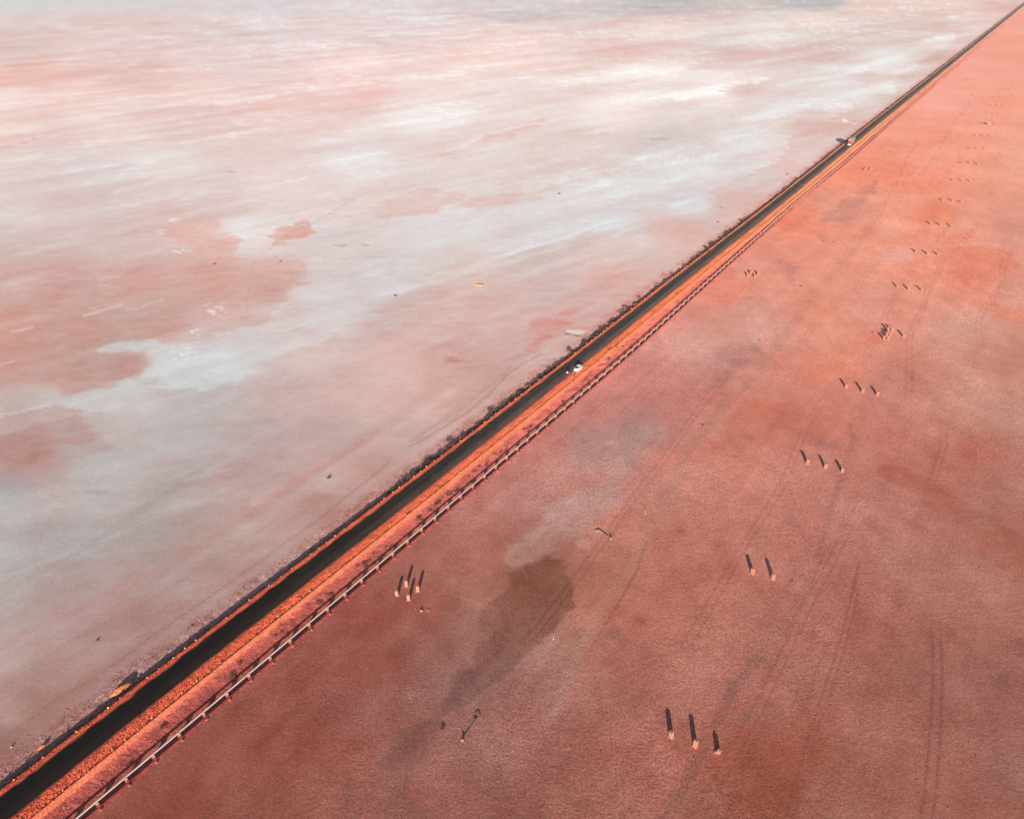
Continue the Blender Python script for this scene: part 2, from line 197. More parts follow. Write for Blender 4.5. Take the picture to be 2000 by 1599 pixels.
ZLEFT = [(-260, 156, 102, 96), (-150, 168, 114, 107), (-60, 192, 124, 114), (60, 216, 134, 121), (300, 226, 140, 126), (1500, 226, 168, 156)]
ZRIGHT = [(-260, 150, 74, 68), (-150, 176, 92, 82), (-60, 204, 112, 99), (60, 220, 120, 103), (300, 232, 132, 110), (1500, 238, 160, 142)]

# second reading of the survey: what the first one missed, at checked places
CAL_L = [(100,996,22,14,12),(300,1050,22,18,16),(200,1200,29,15,13),(100,1346,41,34,30),(800,806,28,27,26),(650,950,32,22,20),(500,1056,34,30,28),(10,1450,47,44,39),(500,876,16,10,11),(420,776,3,3,3),(220,636,-2,8,8),(720,556,2,-3,-5),(620,136,2,5,8),(1000,700,8,8,8),(1200,560,3,3,3),(300,1200,30,18,16),(50,870,8,12,12),(200,300,2,3,3),(1300,300,1,0,0),(1700,150,0,0,0),(0,900,8,8,8),(0,1100,24,16,14),(900,250,0,0,0)]
CAL_R = [(1470,1556,9,24,22),(900,1356,12,20,19),(1300,1256,20,20,17),(1860,1496,13,20,18),(1410,916,15,16,12),(1600,796,11,10,8),(950,956,24,21,18),(420,1516,36,36,33),(1060,1156,26,23,14),(1920,1146,15,19,16),(1920,776,8,9,6),(1770,406,4,-3,-8),(1950,116,1,2,2),(600,1316,17,19,18),(1720,1116,10,12,11),(700,1550,26,27,25),(1200,1500,10,14,13),(1250,740,8,8,7),(1500,500,3,2,0)]

random.seed(7); RNG = np.random.default_rng(7)
# ---------------------------------------------------------------- helpers
def G(px, py, h=0.0):
    """point on the level h seen at photo position px, py (survey of the place)"""
    r = np.array([(px - 1000) / FPX, (py - 799.5) / FPX, 1.0]); t = (CAMH - h) / (r @ DN)
    return np.array([r @ RT * t, r @ FW * t])
def to_photo(P):
    v = np.outer(P[:, 0], RT) + np.outer(P[:, 1], FW) + np.outer(np.full(len(P), CAMH), DN)
    zc = np.maximum(v[:, 2], 1e-3); px = 1000 + FPX * v[:, 0] / zc; py = 799.5 + FPX * v[:, 1] / zc
    bad = v[:, 2] < 20
    px[bad] = np.where(P[bad, 0] > 0, 2100, -100); py[bad] = 1700
    return np.clip(px, -150, 2150), np.clip(py, -70, 1750)
def lin(c):
    c = np.asarray(c, float) / 255
    return np.where(c <= .04045, c / 12.92, ((c + .055) / 1.055) ** 2.4)
def albedo(rgb, dist, k=1.0):
    """reflectance of a surface that reads as rgb at that distance through the air"""
    dist = np.minimum(np.asarray(dist, float), 7500)[..., None]
    add = np.array([1.35, 1.30, 1.25]) * (1 - np.exp(-KH * .8 * dist)); gain = 1.145 * np.exp(-KH * 1.01 * dist)
    return np.clip((lin(rgb) - add) / gain / k, .004, .86)
def hsh(i, j, s):
    n = (i.astype(np.int64) * 374761393 + j.astype(np.int64) * 668265263 + s * 1274126177) & 0x7fffffff
    n = ((n ^ (n >> 13)) * 1103515245) & 0x7fffffff; n = ((n ^ (n >> 15)) * 12345677) & 0x7fffffff
    return ((n ^ (n >> 16)) & 0xffff) / 65535.0
def vnoise(x, y, s=0):
    i = np.floor(x); j = np.floor(y); fx = x - i; fy = y - j; fx = fx * fx * (3 - 2 * fx); fy = fy * fy * (3 - 2 * fy)
    a = hsh(i, j, s); b = hsh(i + 1, j, s); c = hsh(i, j + 1, s); d = hsh(i + 1, j + 1, s)
    return ((a * (1 - fx) + b * fx) * (1 - fy) + (c * (1 - fx) + d * fx) * fy) * 2 - 1
def fbm(x, y, o=4, s=0, g=.5):
    r = 0; a = 1; t = 0
    for k in range(o):
        r = r + a * vnoise(x, y, s + k * 17); t += a; a *= g; x = x * 2.03 + 5.1; y = y * 2.03 + 1.7
    return r / t
def sm(a, b, x):
    t = np.clip((x - a) / (b - a), 0, 1); return t * t * (3 - 2 * t)

def mat(name, col, rough=.9, spec=.2, metal=0, attr=False, nscale=None, namp=.15, bump=None, extra=None, objcoord=False):
    m = bpy.data.materials.new(name); m.use_nodes = True; nt = m.node_tree; b = nt.nodes['Principled BSDF']
    b.inputs['Roughness'].default_value = rough; b.inputs['Specular IOR Level'].default_value = spec; b.inputs['Metallic'].default_value = metal
    L = nt.links.new; tc = nt.nodes.new('ShaderNodeTexCoord'); co = tc.outputs['Object']
    if attr:
        at = nt.nodes.new('ShaderNodeAttribute'); at.attribute_name = 'Col'; src = at.outputs['Color']
    else:
        rg = nt.nodes.new('ShaderNodeRGB'); rg.outputs[0].default_value = (*col, 1); src = rg.outputs[0]
    for sc_, amp in (nscale or []):
        n = nt.nodes.new('ShaderNodeTexNoise'); n.inputs['Scale'].default_value = sc_; n.inputs['Detail'].default_value = 3
        L(co, n.inputs['Vector'])
        mr = nt.nodes.new('ShaderNodeMapRange'); mr.inputs[1].default_value = .25; mr.inputs[2].default_value = .75
        mr.inputs[3].default_value = 1 - amp; mr.inputs[4].default_value = 1 + amp; L(n.outputs[0], mr.inputs[0])
        if attr == 'A':
            mr.inputs[3].default_value = -amp; mr.inputs[4].default_value = amp; ma = nt.nodes.new('ShaderNodeMath'); ma.operation = 'MULTIPLY_ADD'; L(mr.outputs[0], ma.inputs[0]); L(at.outputs['Alpha'], ma.inputs[1]); ma.inputs[2].default_value = 1; mr = ma
        mx = nt.nodes.new('ShaderNodeVectorMath'); mx.operation = 'SCALE'; L(src, mx.inputs[0]); L(mr.outputs[0], mx.inputs['Scale']); src = mx.outputs[0]
    L(src, b.inputs['Base Color'])
    prev = None
    for sc_, dist, st in (bump or []):
        n = nt.nodes.new('ShaderNodeTexNoise'); n.inputs['Scale'].default_value = sc_; n.inputs['Detail'].default_value = 4; L(co, n.inputs['Vector'])
        bp = nt.nodes.new('ShaderNodeBump'); bp.inputs['Distance'].default_value = dist; bp.inputs['Strength'].default_value = st
        if attr == 'A':
            mm = nt.nodes.new('ShaderNodeMath'); mm.operation = 'MULTIPLY'; mm.inputs[1].default_value = st; L(at.outputs['Alpha'], mm.inputs[0]); L(mm.outputs[0], bp.inputs['Strength'])
        L(n.outputs[0], bp.inputs['Height'])
        if prev: L(prev, bp.inputs['Normal'])
        prev = bp.outputs[0]
    if prev: L(prev, b.inputs['Normal'])
    return m

def mesh_np(name, V, F, m=None, cols=None, smooth=False):
    """V n x 3, F m x k (all faces same size)"""
    V = np.asarray(V, np.float32); F = np.asarray(F, np.int32); k = F.shape[1]
    me = bpy.data.meshes.new(name); me.vertices.add(len(V)); me.vertices.foreach_set('co', V.ravel())
    me.loops.add(F.size); me.loops.foreach_set('vertex_index', F.ravel()); me.polygons.add(len(F))
    me.polygons.foreach_set('loop_start', np.arange(0, F.size, k, dtype=np.int32))
    me.update(calc_edges=True)
    if smooth: me.polygons.foreach_set('use_smooth', np.ones(len(F), bool))
    if cols is not None:
        a = me.color_attributes.new('Col', 'FLOAT_COLOR', 'POINT'); cols = np.asarray(cols); cc = np.ones((len(V), 4), np.float32); cc[:, :cols.shape[1]] = cols
        a.data.foreach_set('color', cc.ravel())
    if m: me.materials.append(m)
    return me
def link(name, me, parent=None, **kw):
    o = bpy.data.objects.new(name, me); C.collection.objects.link(o)
    if parent: o.parent = parent
    for k, v in kw.items(): o[k] = v
    return o
def empty(name, loc=(0, 0, 0), rz=0, **kw):
    o = bpy.data.objects.new(name, None); C.collection.objects.link(o); o.location = loc; o.rotation_euler = (0, 0, rz)
    o.empty_display_size = .3
    for k, v in kw.items(): o[k] = v
    return o
class MB:
    def __init__(s): s.v = []; s.f = []
    def add(s, V, F):
        n = len(s.v); s.v += [tuple(map(float, p)) for p in V]; s.f += [tuple(i + n for i in q) for q in F]; return s
    def box(s, c, d, taper=1.0, rot=0, lean=(0, 0)):
        x, y, z = d[0] / 2, d[1] / 2, d[2]; V = []
        for zz, t in ((0, 1), (z, taper)):
            for a, b in ((-1, -1), (1, -1), (1, 1), (-1, 1)):
                X, Y = a * x * t, b * y * t; ca, sa = math.cos(rot), math.sin(rot)
                V.append((c[0] + X * ca - Y * sa + lean[0] * zz, c[1] + X * sa + Y * ca + lean[1] * zz, c[2] + zz))
        return s.add(V, [(0, 3, 2, 1), (4, 5, 6, 7), (0, 1, 5, 4), (1, 2, 6, 5), (2, 3, 7, 6), (3, 0, 4, 7)])
    def tube(s, pts, r, n=8, cap=True):
        P = [Vector(p) for p in pts]; R = r if isinstance(r, (list, tuple)) else [r] * len(P); V = []; F = []
        for i, p in enumerate(P):
            t = (P[min(i + 1, len(P) - 1)] - P[max(i - 1, 0)]).normalized()
            a = t.cross(Vector((0, 0, 1))); a = a.normalized() if a.length > .05 else Vector((1, 0, 0)); b = a.cross(t).normalized()
            for k in range(n):
                q = p + a * math.cos(2 * math.pi * k / n) * R[i] + b * math.sin(2 * math.pi * k / n) * R[i]; V.append(q)
        for i in range(len(P) - 1):
            for k in range(n):
                F.append((i * n + k, i * n + (k + 1) % n, (i + 1) * n + (k + 1) % n, (i + 1) * n + k))
        if cap: F += [tuple(range(n))[::-1], tuple((len(P) - 1) * n + k for k in range(n))]
        return s.add(V, F)
    def mesh(s, name, m, smooth=False, bevel=0):
        me = bpy.data.meshes.new(name); me.from_pydata(s.v, [], s.f); me.materials.append(m)
        if bevel:
            bm = bmesh.new(); bm.from_mesh(me); bmesh.ops.bevel(bm, geom=bm.edges[:], offset=bevel, segments=1, affect='EDGES'); bm.to_mesh(me); bm.free()
        if smooth: me.polygons.foreach_set('use_smooth', [True] * len(me.polygons))
        me.update(); return me
import bmesh

# ---------------------------------------------------------------- road frame: s along the road, d to its right
AZ = math.radians(35.2); U = np.array([math.sin(AZ), math.cos(AZ)]); VV = np.array([math.cos(AZ), -math.sin(AZ)])
O0 = G(1140, 699, 1.1)
def sd_raw(P): Q = np.atleast_2d(P) - O0; return Q @ U, Q @ VV
def curve(pts, h, smooth=25.0):
    s, d = sd_raw(np.array([G(*q, h) for q in pts])); o = np.argsort(s); s, d = s[o], d[o]
    S = np.arange(-420, 5200, 5.0)
    m0 = (d[2] - d[0]) / (s[2] - s[0]); m1 = (d[-1] - d[-3]) / (s[-1] - s[-3])
    D = np.interp(S, s, d); D = np.where(S < s[0], d[0] + m0 * (S - s[0]), D); D = np.where(S > s[-1], d[-1] + m1 * (S - s[-1]), D)
    k = np.exp(-.5 * (np.arange(-20, 21) * 5.0 / smooth) ** 2); k /= k.sum()
    Dp = np.pad(D, 20, mode='reflect', reflect_type='odd'); D = np.convolve(Dp, k, 'valid')
    return S, D
RS, RD = curve(ROADPTS, 1.1)
def rc(s): return np.interp(s, RS, RD)
PS, PD = curve(PIPEPTS, 1.25, 18)
def pc(s): return np.interp(s, PS, PD)
def XY(s, d):
    """world x, y at distance s along the road and d to the right of its centre"""
    s = np.asarray(s, float); d = np.asarray(d, float) + rc(s)
    return O0[0] + s * U[0] + d * VV[0], O0[1] + s * U[1] + d * VV[1]
def XYp(s, d):
    s = np.asarray(s, float); d = np.asarray(d, float) + pc(s)
    return O0[0] + s * U[0] + d * VV[0], O0[1] + s * U[1] + d * VV[1]
def SD(P):
    s, d = sd_raw(P); return s, d - rc(s)
def slant(P): return np.sqrt((P ** 2).sum(-1) + CAMH ** 2)

# ---------------------------------------------------------------- the colour of the ground: salt and mud tones, vignette painted into the near part
def idw(px, py, pts, ax=1.0, ay=1.6, p=3.2):
    out = np.zeros((len(px), 3), np.float64); pts = np.array(pts, float); c = lin(pts[:, 2:5]) ** (1 / 2.2)
    for a in range(0, len(px), 40000):
        X = px[a:a + 40000, None]; Y = py[a:a + 40000, None]
        # farther ground is squeezed towards the horizon, so weigh rows by their distance
        f = 1 + 1.6 * np.exp(-np.maximum(Y, 0) / 180)
        d2 = ((X - pts[None, :, 0]) * ax) ** 2 + ((Y - pts[None, :, 1]) * ay * f) ** 2 + 300
        w = d2 ** (-p / 2); w /= w.sum(1, keepdims=True); out[a:a + 40000] = w @ c
    return out          # display-like values 0..1 (gamma 2.2)
def inpoly(px, py, poly):
    """signed distance to a polygon (positive inside), in photo units"""
    poly = np.array(poly, float); n = len(poly); d = np.full(len(px), 1e9); ins = np.zeros(len(px), bool)
    for i in range(n):
        a = poly[i]; b = poly[(i + 1) % n]; e = b - a; w0 = px - a[0]; w1 = py - a[1]
        t = np.clip((w0 * e[0] + w1 * e[1]) / (e @ e), 0, 1); d = np.minimum(d, (w0 - e[0] * t) ** 2 + ((w1 - e[1] * t)) ** 2)
        c = (a[1] <= py) != (b[1] <= py); xi = a[0] + (py - a[1]) / (b[1] - a[1] + 1e-9) * e[0]; ins ^= c & (px < xi)
    return np.where(ins, 1, -1) * np.sqrt(d)
def line_d(px, py, pl, yk=1.0):
    d = np.full(len(px), 1e9)
    for a, b in zip(pl, pl[1:]):
        a = np.array(a, float); e = np.array(b, float) - a; w0 = px - a[0]; w1 = (py - a[1]); t = np.clip((w0 * e[0] + w1 * e[1]) / (e @ e), 0, 1)
        d = np.minimum(d, (w0 - e[0] * t) ** 2 + ((w1 - e[1] * t) * yk) ** 2)
    return np.sqrt(d)
def ground_colour(P):
    px, py = to_photo(P); s, d = SD(P); dist = slant(P); left = d < 0
    # wind streaks: u along the wind, v across
    wa = math.radians(52); wu = P @ np.array([math.sin(wa), math.cos(wa)]); wv = P @ np.array([math.cos(wa), -math.sin(wa)])
    n1 = fbm(wu / 400, wv / 90, 5, 3, .58); n2 = fbm(wu / 120, wv / 22, 6, 11, .62); n3 = fbm(wu / 30, wv / 7, 3, 23); n4 = fbm(wu / 9, wv / 3.2, 3, 31)
    f3 = sm(900, 300, dist); f4 = sm(420, 160, dist); f2 = sm(3500, 1500, dist)
    # ragged edges: shift the lookup by the noise
    k = np.clip(dist / 330, .5, 2.2)
    wx = px + (n1 * 26 + n2 * 16 * f2) / k + n3 * 5 * f3; wy = py + (n1 * 9 + n2 * 6 * f2) / k + n3 * 3 * f3
    gx = px + n2 * 7 + n3 * 6 * f3 + n4 * 3 * f4; gy = py + (n2 * 4 + n3 * 4 * f3) / np.clip(dist / 300, .6, 3) + n4 * 2 * f4
    col = np.zeros((len(P), 3)); m = left
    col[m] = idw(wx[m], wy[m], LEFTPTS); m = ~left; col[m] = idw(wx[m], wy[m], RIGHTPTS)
    def paint(mask, rgb, a):
        c = lin(rgb) ** (1 / 2.2); w_ = (mask * a)[:, None]; col[:] = col * (1 - w_) + c * w_
    n5 = fbm(P[:, 0] / 70 + 3, P[:, 1] / 70, 4, 101, .6); n6 = fbm(P[:, 0] / 26, P[:, 1] / 10, 5, 131, .65) * sm(1800, 600, dist)
    for side, poly, soft, rgb, a in PATCHES:
        pa = np.array(poly); q = (px > pa[:, 0].min() - 60) & (px < pa[:, 0].max() + 60) & (py > pa[:, 1].min() - 60) & (py < pa[:, 1].max() + 60) & (left == (side == 'L'))
        if not q.any(): continue
        mk = np.zeros(len(P)); wob = (n2[q] * 9 * f2[q] + n3[q] * 7 * f3[q] + n5[q] * 12 + n6[q] * 20) * min(1.6, .6 + soft / 6) / np.clip(dist[q] / 420, .8, 3); mk[q] = sm(-soft, soft, inpoly(gx[q], gy[q], poly) + wob)
        mk[q] *= np.clip(.80 + .9 * n6[q] + (.5 * n2[q] if side == 'L' else 0), 0, 1)
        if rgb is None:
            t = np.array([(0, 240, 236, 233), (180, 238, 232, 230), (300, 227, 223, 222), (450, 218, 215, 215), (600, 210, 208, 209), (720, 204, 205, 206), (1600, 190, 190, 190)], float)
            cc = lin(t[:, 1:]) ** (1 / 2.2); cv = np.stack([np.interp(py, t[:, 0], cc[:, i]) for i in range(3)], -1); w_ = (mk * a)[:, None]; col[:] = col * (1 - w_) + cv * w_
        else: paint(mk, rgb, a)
    for side, cx, cy, rx, ry, rgb, a in SPOTS:
        q = (np.abs(px - cx) < rx * 2.5) & (np.abs(py - cy) < ry * 2.5) & (left == (side == 'L'))
        mk = np.zeros(len(P)); mk[q] = sm(1.3, .5, np.hypot((gx[q] - cx) / rx, (gy[q] - cy) / ry) + n2[q] * .4 + n5[q] * .5); paint(mk, rgb, a)
    for side, pl, wd, rgb, a in LINES:
        pa = np.array(pl); q = (px > pa[:, 0].min() - 30) & (px < pa[:, 0].max() + 30) & (py > pa[:, 1].min() - 30) & (py < pa[:, 1].max() + 30) & (left == (side == 'L'))
        if not q.any(): continue
        mk = np.zeros(len(P)); mk[q] = sm(wd * 1.3, wd * .3, line_d(px[q] + n3[q] * 1.5, py[q] + n3[q], pl)) * (.75 + .5 * n2[q]); paint(np.clip(mk, 0, 1), rgb, a)
    # what the second reading adds
    for m, tab in ((left, CAL_L), (~left, CAL_R)):
        t = np.array(tab, float); X = px[m][:, None]; Y = py[m][:, None]; w = ((X - t[None, :, 0]) ** 2 + ((Y - t[None, :, 1]) * 1.3) ** 2 + 3000) ** -1.5
        w /= w.sum(1, keepdims=True); D_ = w @ t[:, 2:]; col[m] = lin(np.clip(disp(col[m]) + D_, 1, 254)) ** (1 / 2.2)
    # white salt ripples
    for cx, cy, rx, ry in FLECKS:
        q = (np.abs(px - cx) < rx * 2) & (np.abs(py - cy) < ry * 2)
        rr = np.hypot((px[q] - cx) / rx, (py[q] - cy) / ry); nz = fbm(P[q, 0] / 1.6, P[q, 1] / 1.6, 2, 77); mk = np.zeros(len(P))
        mk[q] = sm(1.3, .3, rr) * sm(.15, .45, nz); paint(mk, (238, 228, 222), .8)
    # drift texture of the flats
    L_ = left[:, None]
    pinkish = np.array([.025, .055, .06]); grey = np.array([.05, .045, .045])
    far = sm(250, 700, dist)[:, None]
    ridge = .5 - np.abs(fbm(wu / 260, wv / 34, 4, 121)) * 2.2
    tex = (n2 * .9 * f2 + n3 * .55 * f3 + (n5 * .8 + ridge * .5) * sm(250, 600, dist) * sm(6000, 2500, dist))[:, None]
    col += np.where(L_, tex * pinkish * (.6 + .6 * far) + (n1[:, None] * .3) * pinkish, 0)
    streak = fbm(s / 60, (d + 1.5 * vnoise(s / 40, d * 0 + .5, 5)) / 2.6, 4, 41); nearroad = sm(-75, -12, d) * sm(500, 150, dist)
    col += np.where(L_, (streak * nearroad)[:, None] * np.array([.035, .045, .045]), 0)
    vein = sm(.80, .97, 1 - np.abs(fbm(wu / 260, wv / 40, 6, 151, .62)) * 1.6) * sm(-.3, .5, n1 + n5) * sm(200, 420, dist) * sm(5000, 2200, dist)
    vein2 = sm(.82, .98, 1 - np.abs(fbm(wu / 90, wv / 22, 5, 161, .62)) * 1.6) * sm(-.1, .5, n2) * sm(140, 260, dist) * sm(1800, 900, dist)
    col += np.where(L_, (vein * .75 + vein2 * .6)[:, None] * np.array([.035, .075, .085]) * sm(-6, -40, d)[:, None], 0)
    crust = fbm(P[:, 0] / 7, P[:, 1] / 4, 5, 171, .7) * sm(1500, 300, dist); col += np.where(L_, crust[:, None] * np.array([.035, .05, .05]), 0)
    # mud on the right: mottles at several sizes
    r1 = fbm(P[:, 0] / 26, P[:, 1] / 34, 5, 51); r2 = fbm(P[:, 0] / 5, P[:, 1] / 7, 4, 61, .6)
    amp = sm(1200, 200, dist); r3 = fbm(P[:, 0] / 75, P[:, 1] / 60, 4, 141, .6)
    col += np.where(L_, 0, r3[:, None] * np.array([.0, .035, .045]))
    col += np.where(L_, 0, (r1 * (.4 + .6 * amp))[:, None] * np.array([.055, .06, .06]) + (r2 * amp)[:, None] * np.array([.055, .05, .048]))
    trk = np.zeros(len(P))
    for q_, (d0, wob, sd_, s0, s1) in enumerate([(20.5, 1.5, 1, -150, 700), (30, 3, 2, -40, 600), (52, 5, 4, -120, 1200), (71, 4, 5, -60, 500), (86, 6, 7, -230, 260), (99, 7, 8, -240, 900), (122, 9, 9, -230, 700), (64, 6, 12, 60, 1500)]):
        x0 = d0 + wob * vnoise(s / 130, s * 0 + q_, sd_) + wob * .3 * vnoise(s / 37, s * 0 + q_, sd_ + 40); e_ = np.abs(np.abs(d - x0) - .85)
        trk += sm(.42, .08, e_) * sm(-.25, .35, vnoise(s / 45, s * 0 + 3.3 * q_, sd_ + 9)) * (s > s0) * (s < s1)
    col -= np.where(L_, 0, (np.clip(trk, 0, 1) * sm(1400, 300, dist))[:, None] * np.array([.055, .045, .038]))
    rs = fbm(s / 70, d / 2.4, 4, 181); col += np.where(L_, 0, (rs * sm(1100, 250, dist))[:, None] * np.array([.022, .02, .018]))
    # verges of the embankment
    speck = fbm(P[:, 0] / .9, P[:, 1] / .9, 3, 71, .8); lump = fbm(P[:, 0] / 4, P[:, 1] / 4, 3, 73)
    lv = sm(-12.5 - 2 * lump, -9.5 - 2 * lump, d) * left
    zl = zone(s, ZLEFT); w_ = (lv * (.45 + .35 * lump))[:, None]; w_ = np.clip(w_, 0, .85)
    col = col * (1 - w_) + zl * w_; col += (lv * speck)[:, None] * np.array([.17, .145, .14]) * sm(900, 200, dist)[:, None]
    pd_ = pc(s) - rc(s); rv = sm(pd_ + 1.6, pd_ + .6, d) * (~left); zr = zone(s, ZRIGHT); w_ = (rv * .85)[:, None]
    col = col * (1 - w_) + zr * w_; col += (rv * (speck * .9 + lump * .6))[:, None] * np.array([.12, .10, .095]) * sm(900, 200, dist)[:, None]
    al = np.where(left, .26 + .7 * lv * sm(.0, .5, speck + .5), np.clip(.66 + .4 * r1, .3, 1) + .25 * rv)
    return np.concatenate([albedo(disp(col), dist), al[:, None]], 1)
def disp(c):
    l = np.clip(c, .01, 1.0) ** 2.2; return np.where(l <= .0031308, l * 12.92, 1.055 * l ** (1 / 2.4) - .055) * 255
def zone(s, tab):
    t = np.array(tab, float); c = lin(t[:, 1:4]) ** (1 / 2.2); return np.stack([np.interp(s, t[:, 0], c[:, i]) for i in range(3)], -1)
# ---------------------------------------------------------------- ground: one sheet to the horizon, finer where it is near
def build_ground():
    th = [math.radians(66)]; r = [CAMH / math.tan(th[0])]
    while r[-1] < 9000:
        r.append(r[-1] + max(.25, (r[-1] ** 2 + CAMH ** 2) / CAMH / 1478 * 3.0 * (1 if r[-1] < 2500 else 1.6)))
    r = np.array([2.0, 15, 30, 42, 50] + r + [10500, 12900.0])
    f = np.radians(52); step = .0024
    a1 = np.arange(-f, f + step / 2, step); a2 = np.linspace(a1[-1], 2 * math.pi + a1[0], 60)[1:-1]
    a = np.concatenate([a1, a2]); nr, na = len(r), len(a)
    R_, A_ = np.meshgrid(r, a, indexing='ij')
    P = np.stack([R_ * np.sin(A_), R_ * np.cos(A_)], -1).reshape(-1, 2)
    cols = ground_colour(P)
    V = np.concatenate([P, np.zeros((len(P), 1))], 1)
    i, j = np.meshgrid(np.arange(nr - 1), np.arange(na), indexing='ij'); j2 = (j + 1) % na
    F = np.stack([i * na + j, i * na + j2, (i + 1) * na + j2, (i + 1) * na + j], -1).reshape(-1, 4)
    F = F[:, ::-1]
    cap = len(V); V = np.concatenate([V, [[0, 0, 0]]]); cols = np.concatenate([cols, cols[:1]])
    Fc = np.array([[cap, k, (k + 1) % na, (k + 1) % na] for k in range(na)])
    m = mat('salt_and_mud', (.5, .5, .5), attr='A', rough=1, spec=0, nscale=[(.35, .12), (1.2, .22), (2.4, .45)], bump=[(.7, .22, .5), (2.3, .12, .8), (5.0, .05, .8)])
    me = mesh_np('ground', V, F, m, cols)
    bm = bmesh.new(); bm.from_mesh(me); bm.verts.ensure_lookup_table()
    for k in range(na): bm.faces.new((bm.verts[cap], bm.verts[(k + 1) % na], bm.verts[k]))
    bm.to_mesh(me); bm.free()
    print('ground verts', len(V)); link('ground', me, kind='structure')
build_ground()

def stations(s0=-265, s1=5000):
    s = [s0]
    while s[-1] < s1:
        x, y = XY(s[-1], 0); dist = math.hypot(x, y); s.append(s[-1] + max(.6, .6 * (dist / 130) ** 1.7))
    return np.array(s)
ST = stations()
HR = 1.65   # height of the road above the flats
def sweep(name, prof_d, prof_z, colfn, m, zj=0.03, dj=None, base=XY):
    n, k = len(ST), len(prof_d); S = np.repeat(ST[:, None], k, 1); D = np.repeat(np.array(prof_d)[None], n, 0).astype(float); Z = np.repeat(np.array(prof_z)[None], n, 0).astype(float)
    if dj is not None: D += dj(S, D)
    x, y = base(S, D); Z += zj * fbm(x / .9, y / .9, 2, 5)
    P = np.stack([x, y], -1); dist = np.sqrt(x ** 2 + y ** 2 + CAMH ** 2)
    cols = colfn(S, D, P, dist)
    i, j = np.meshgrid(np.arange(n - 1), np.arange(k - 1), indexing='ij')
    F = np.stack([i * k + j, i * k + j + 1, (i + 1) * k + j + 1, (i + 1) * k + j], -1).reshape(-1, 4)
    V = np.concatenate([P.reshape(-1, 2), Z.reshape(-1, 1)], 1)
    return link(name, mesh_np(name, V, F, m, cols.reshape(-1, 3)), kind='structure')

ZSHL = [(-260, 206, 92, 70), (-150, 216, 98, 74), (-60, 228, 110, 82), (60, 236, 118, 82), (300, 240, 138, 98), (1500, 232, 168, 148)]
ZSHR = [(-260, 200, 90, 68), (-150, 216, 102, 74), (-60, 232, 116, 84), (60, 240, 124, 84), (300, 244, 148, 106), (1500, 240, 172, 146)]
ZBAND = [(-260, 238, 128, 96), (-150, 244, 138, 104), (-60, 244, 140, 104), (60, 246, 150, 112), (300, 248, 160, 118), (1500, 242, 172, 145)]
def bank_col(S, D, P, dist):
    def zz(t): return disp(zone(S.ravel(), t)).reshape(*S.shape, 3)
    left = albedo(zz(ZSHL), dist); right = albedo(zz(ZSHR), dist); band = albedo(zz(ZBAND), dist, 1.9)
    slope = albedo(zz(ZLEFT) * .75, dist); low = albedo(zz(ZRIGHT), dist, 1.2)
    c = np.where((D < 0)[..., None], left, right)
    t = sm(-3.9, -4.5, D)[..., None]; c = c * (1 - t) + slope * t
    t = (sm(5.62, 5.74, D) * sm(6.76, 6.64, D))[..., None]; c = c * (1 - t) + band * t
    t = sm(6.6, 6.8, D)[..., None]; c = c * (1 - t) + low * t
    sp = fbm(P[..., 0] / .45, P[..., 1] / .45, 3, 91, .8)[..., None]; rough = np.where(((D > 5.8) & (D < 6.7))[..., None], .1, .8)
    c = c * (1 + sp * rough + .18 * fbm(P[..., 0] / 3, P[..., 1] / 3, 3, 19)[..., None])
    # shadow of the plastered bank painted as a broken dark line in the gutter
    g = (sm(5.15, 5.6, D) * sm(5.76, 5.68, D) * sm(-.2, .3, fbm(S / 2.2, D / .4, 3, 33)))[..., None]; c = c * (1 - .75 * g)
    return np.clip(c, .005, .85)
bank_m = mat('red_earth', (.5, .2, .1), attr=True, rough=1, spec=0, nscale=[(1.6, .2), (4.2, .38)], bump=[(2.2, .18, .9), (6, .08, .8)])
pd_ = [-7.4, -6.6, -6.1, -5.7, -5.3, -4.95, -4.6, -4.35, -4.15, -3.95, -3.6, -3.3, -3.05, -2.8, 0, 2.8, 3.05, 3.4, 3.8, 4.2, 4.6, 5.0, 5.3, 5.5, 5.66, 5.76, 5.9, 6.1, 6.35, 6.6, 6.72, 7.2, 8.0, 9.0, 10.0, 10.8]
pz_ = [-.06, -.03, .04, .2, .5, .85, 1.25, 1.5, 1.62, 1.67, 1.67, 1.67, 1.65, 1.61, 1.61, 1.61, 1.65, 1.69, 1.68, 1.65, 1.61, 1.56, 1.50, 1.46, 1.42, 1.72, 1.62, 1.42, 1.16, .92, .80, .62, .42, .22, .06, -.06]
sweep('embankment', pd_, pz_, bank_col, bank_m, zj=.05, dj=lambda S, D: np.where((D < -3.5), .35 * fbm(S / 3.0, D * 0, 3, 8) * sm(-3.5, -5, D) + .25 * fbm(S / 25, D * 0 + 3, 2, 9), 0) + np.where(D > 7.3, .25 * fbm(S / 4, D * 0, 2, 12), 0) + np.where((D > 5.6) & (D < 7.1), .22 * fbm(S / 30, D * 0 + 9, 2, 15), 0))
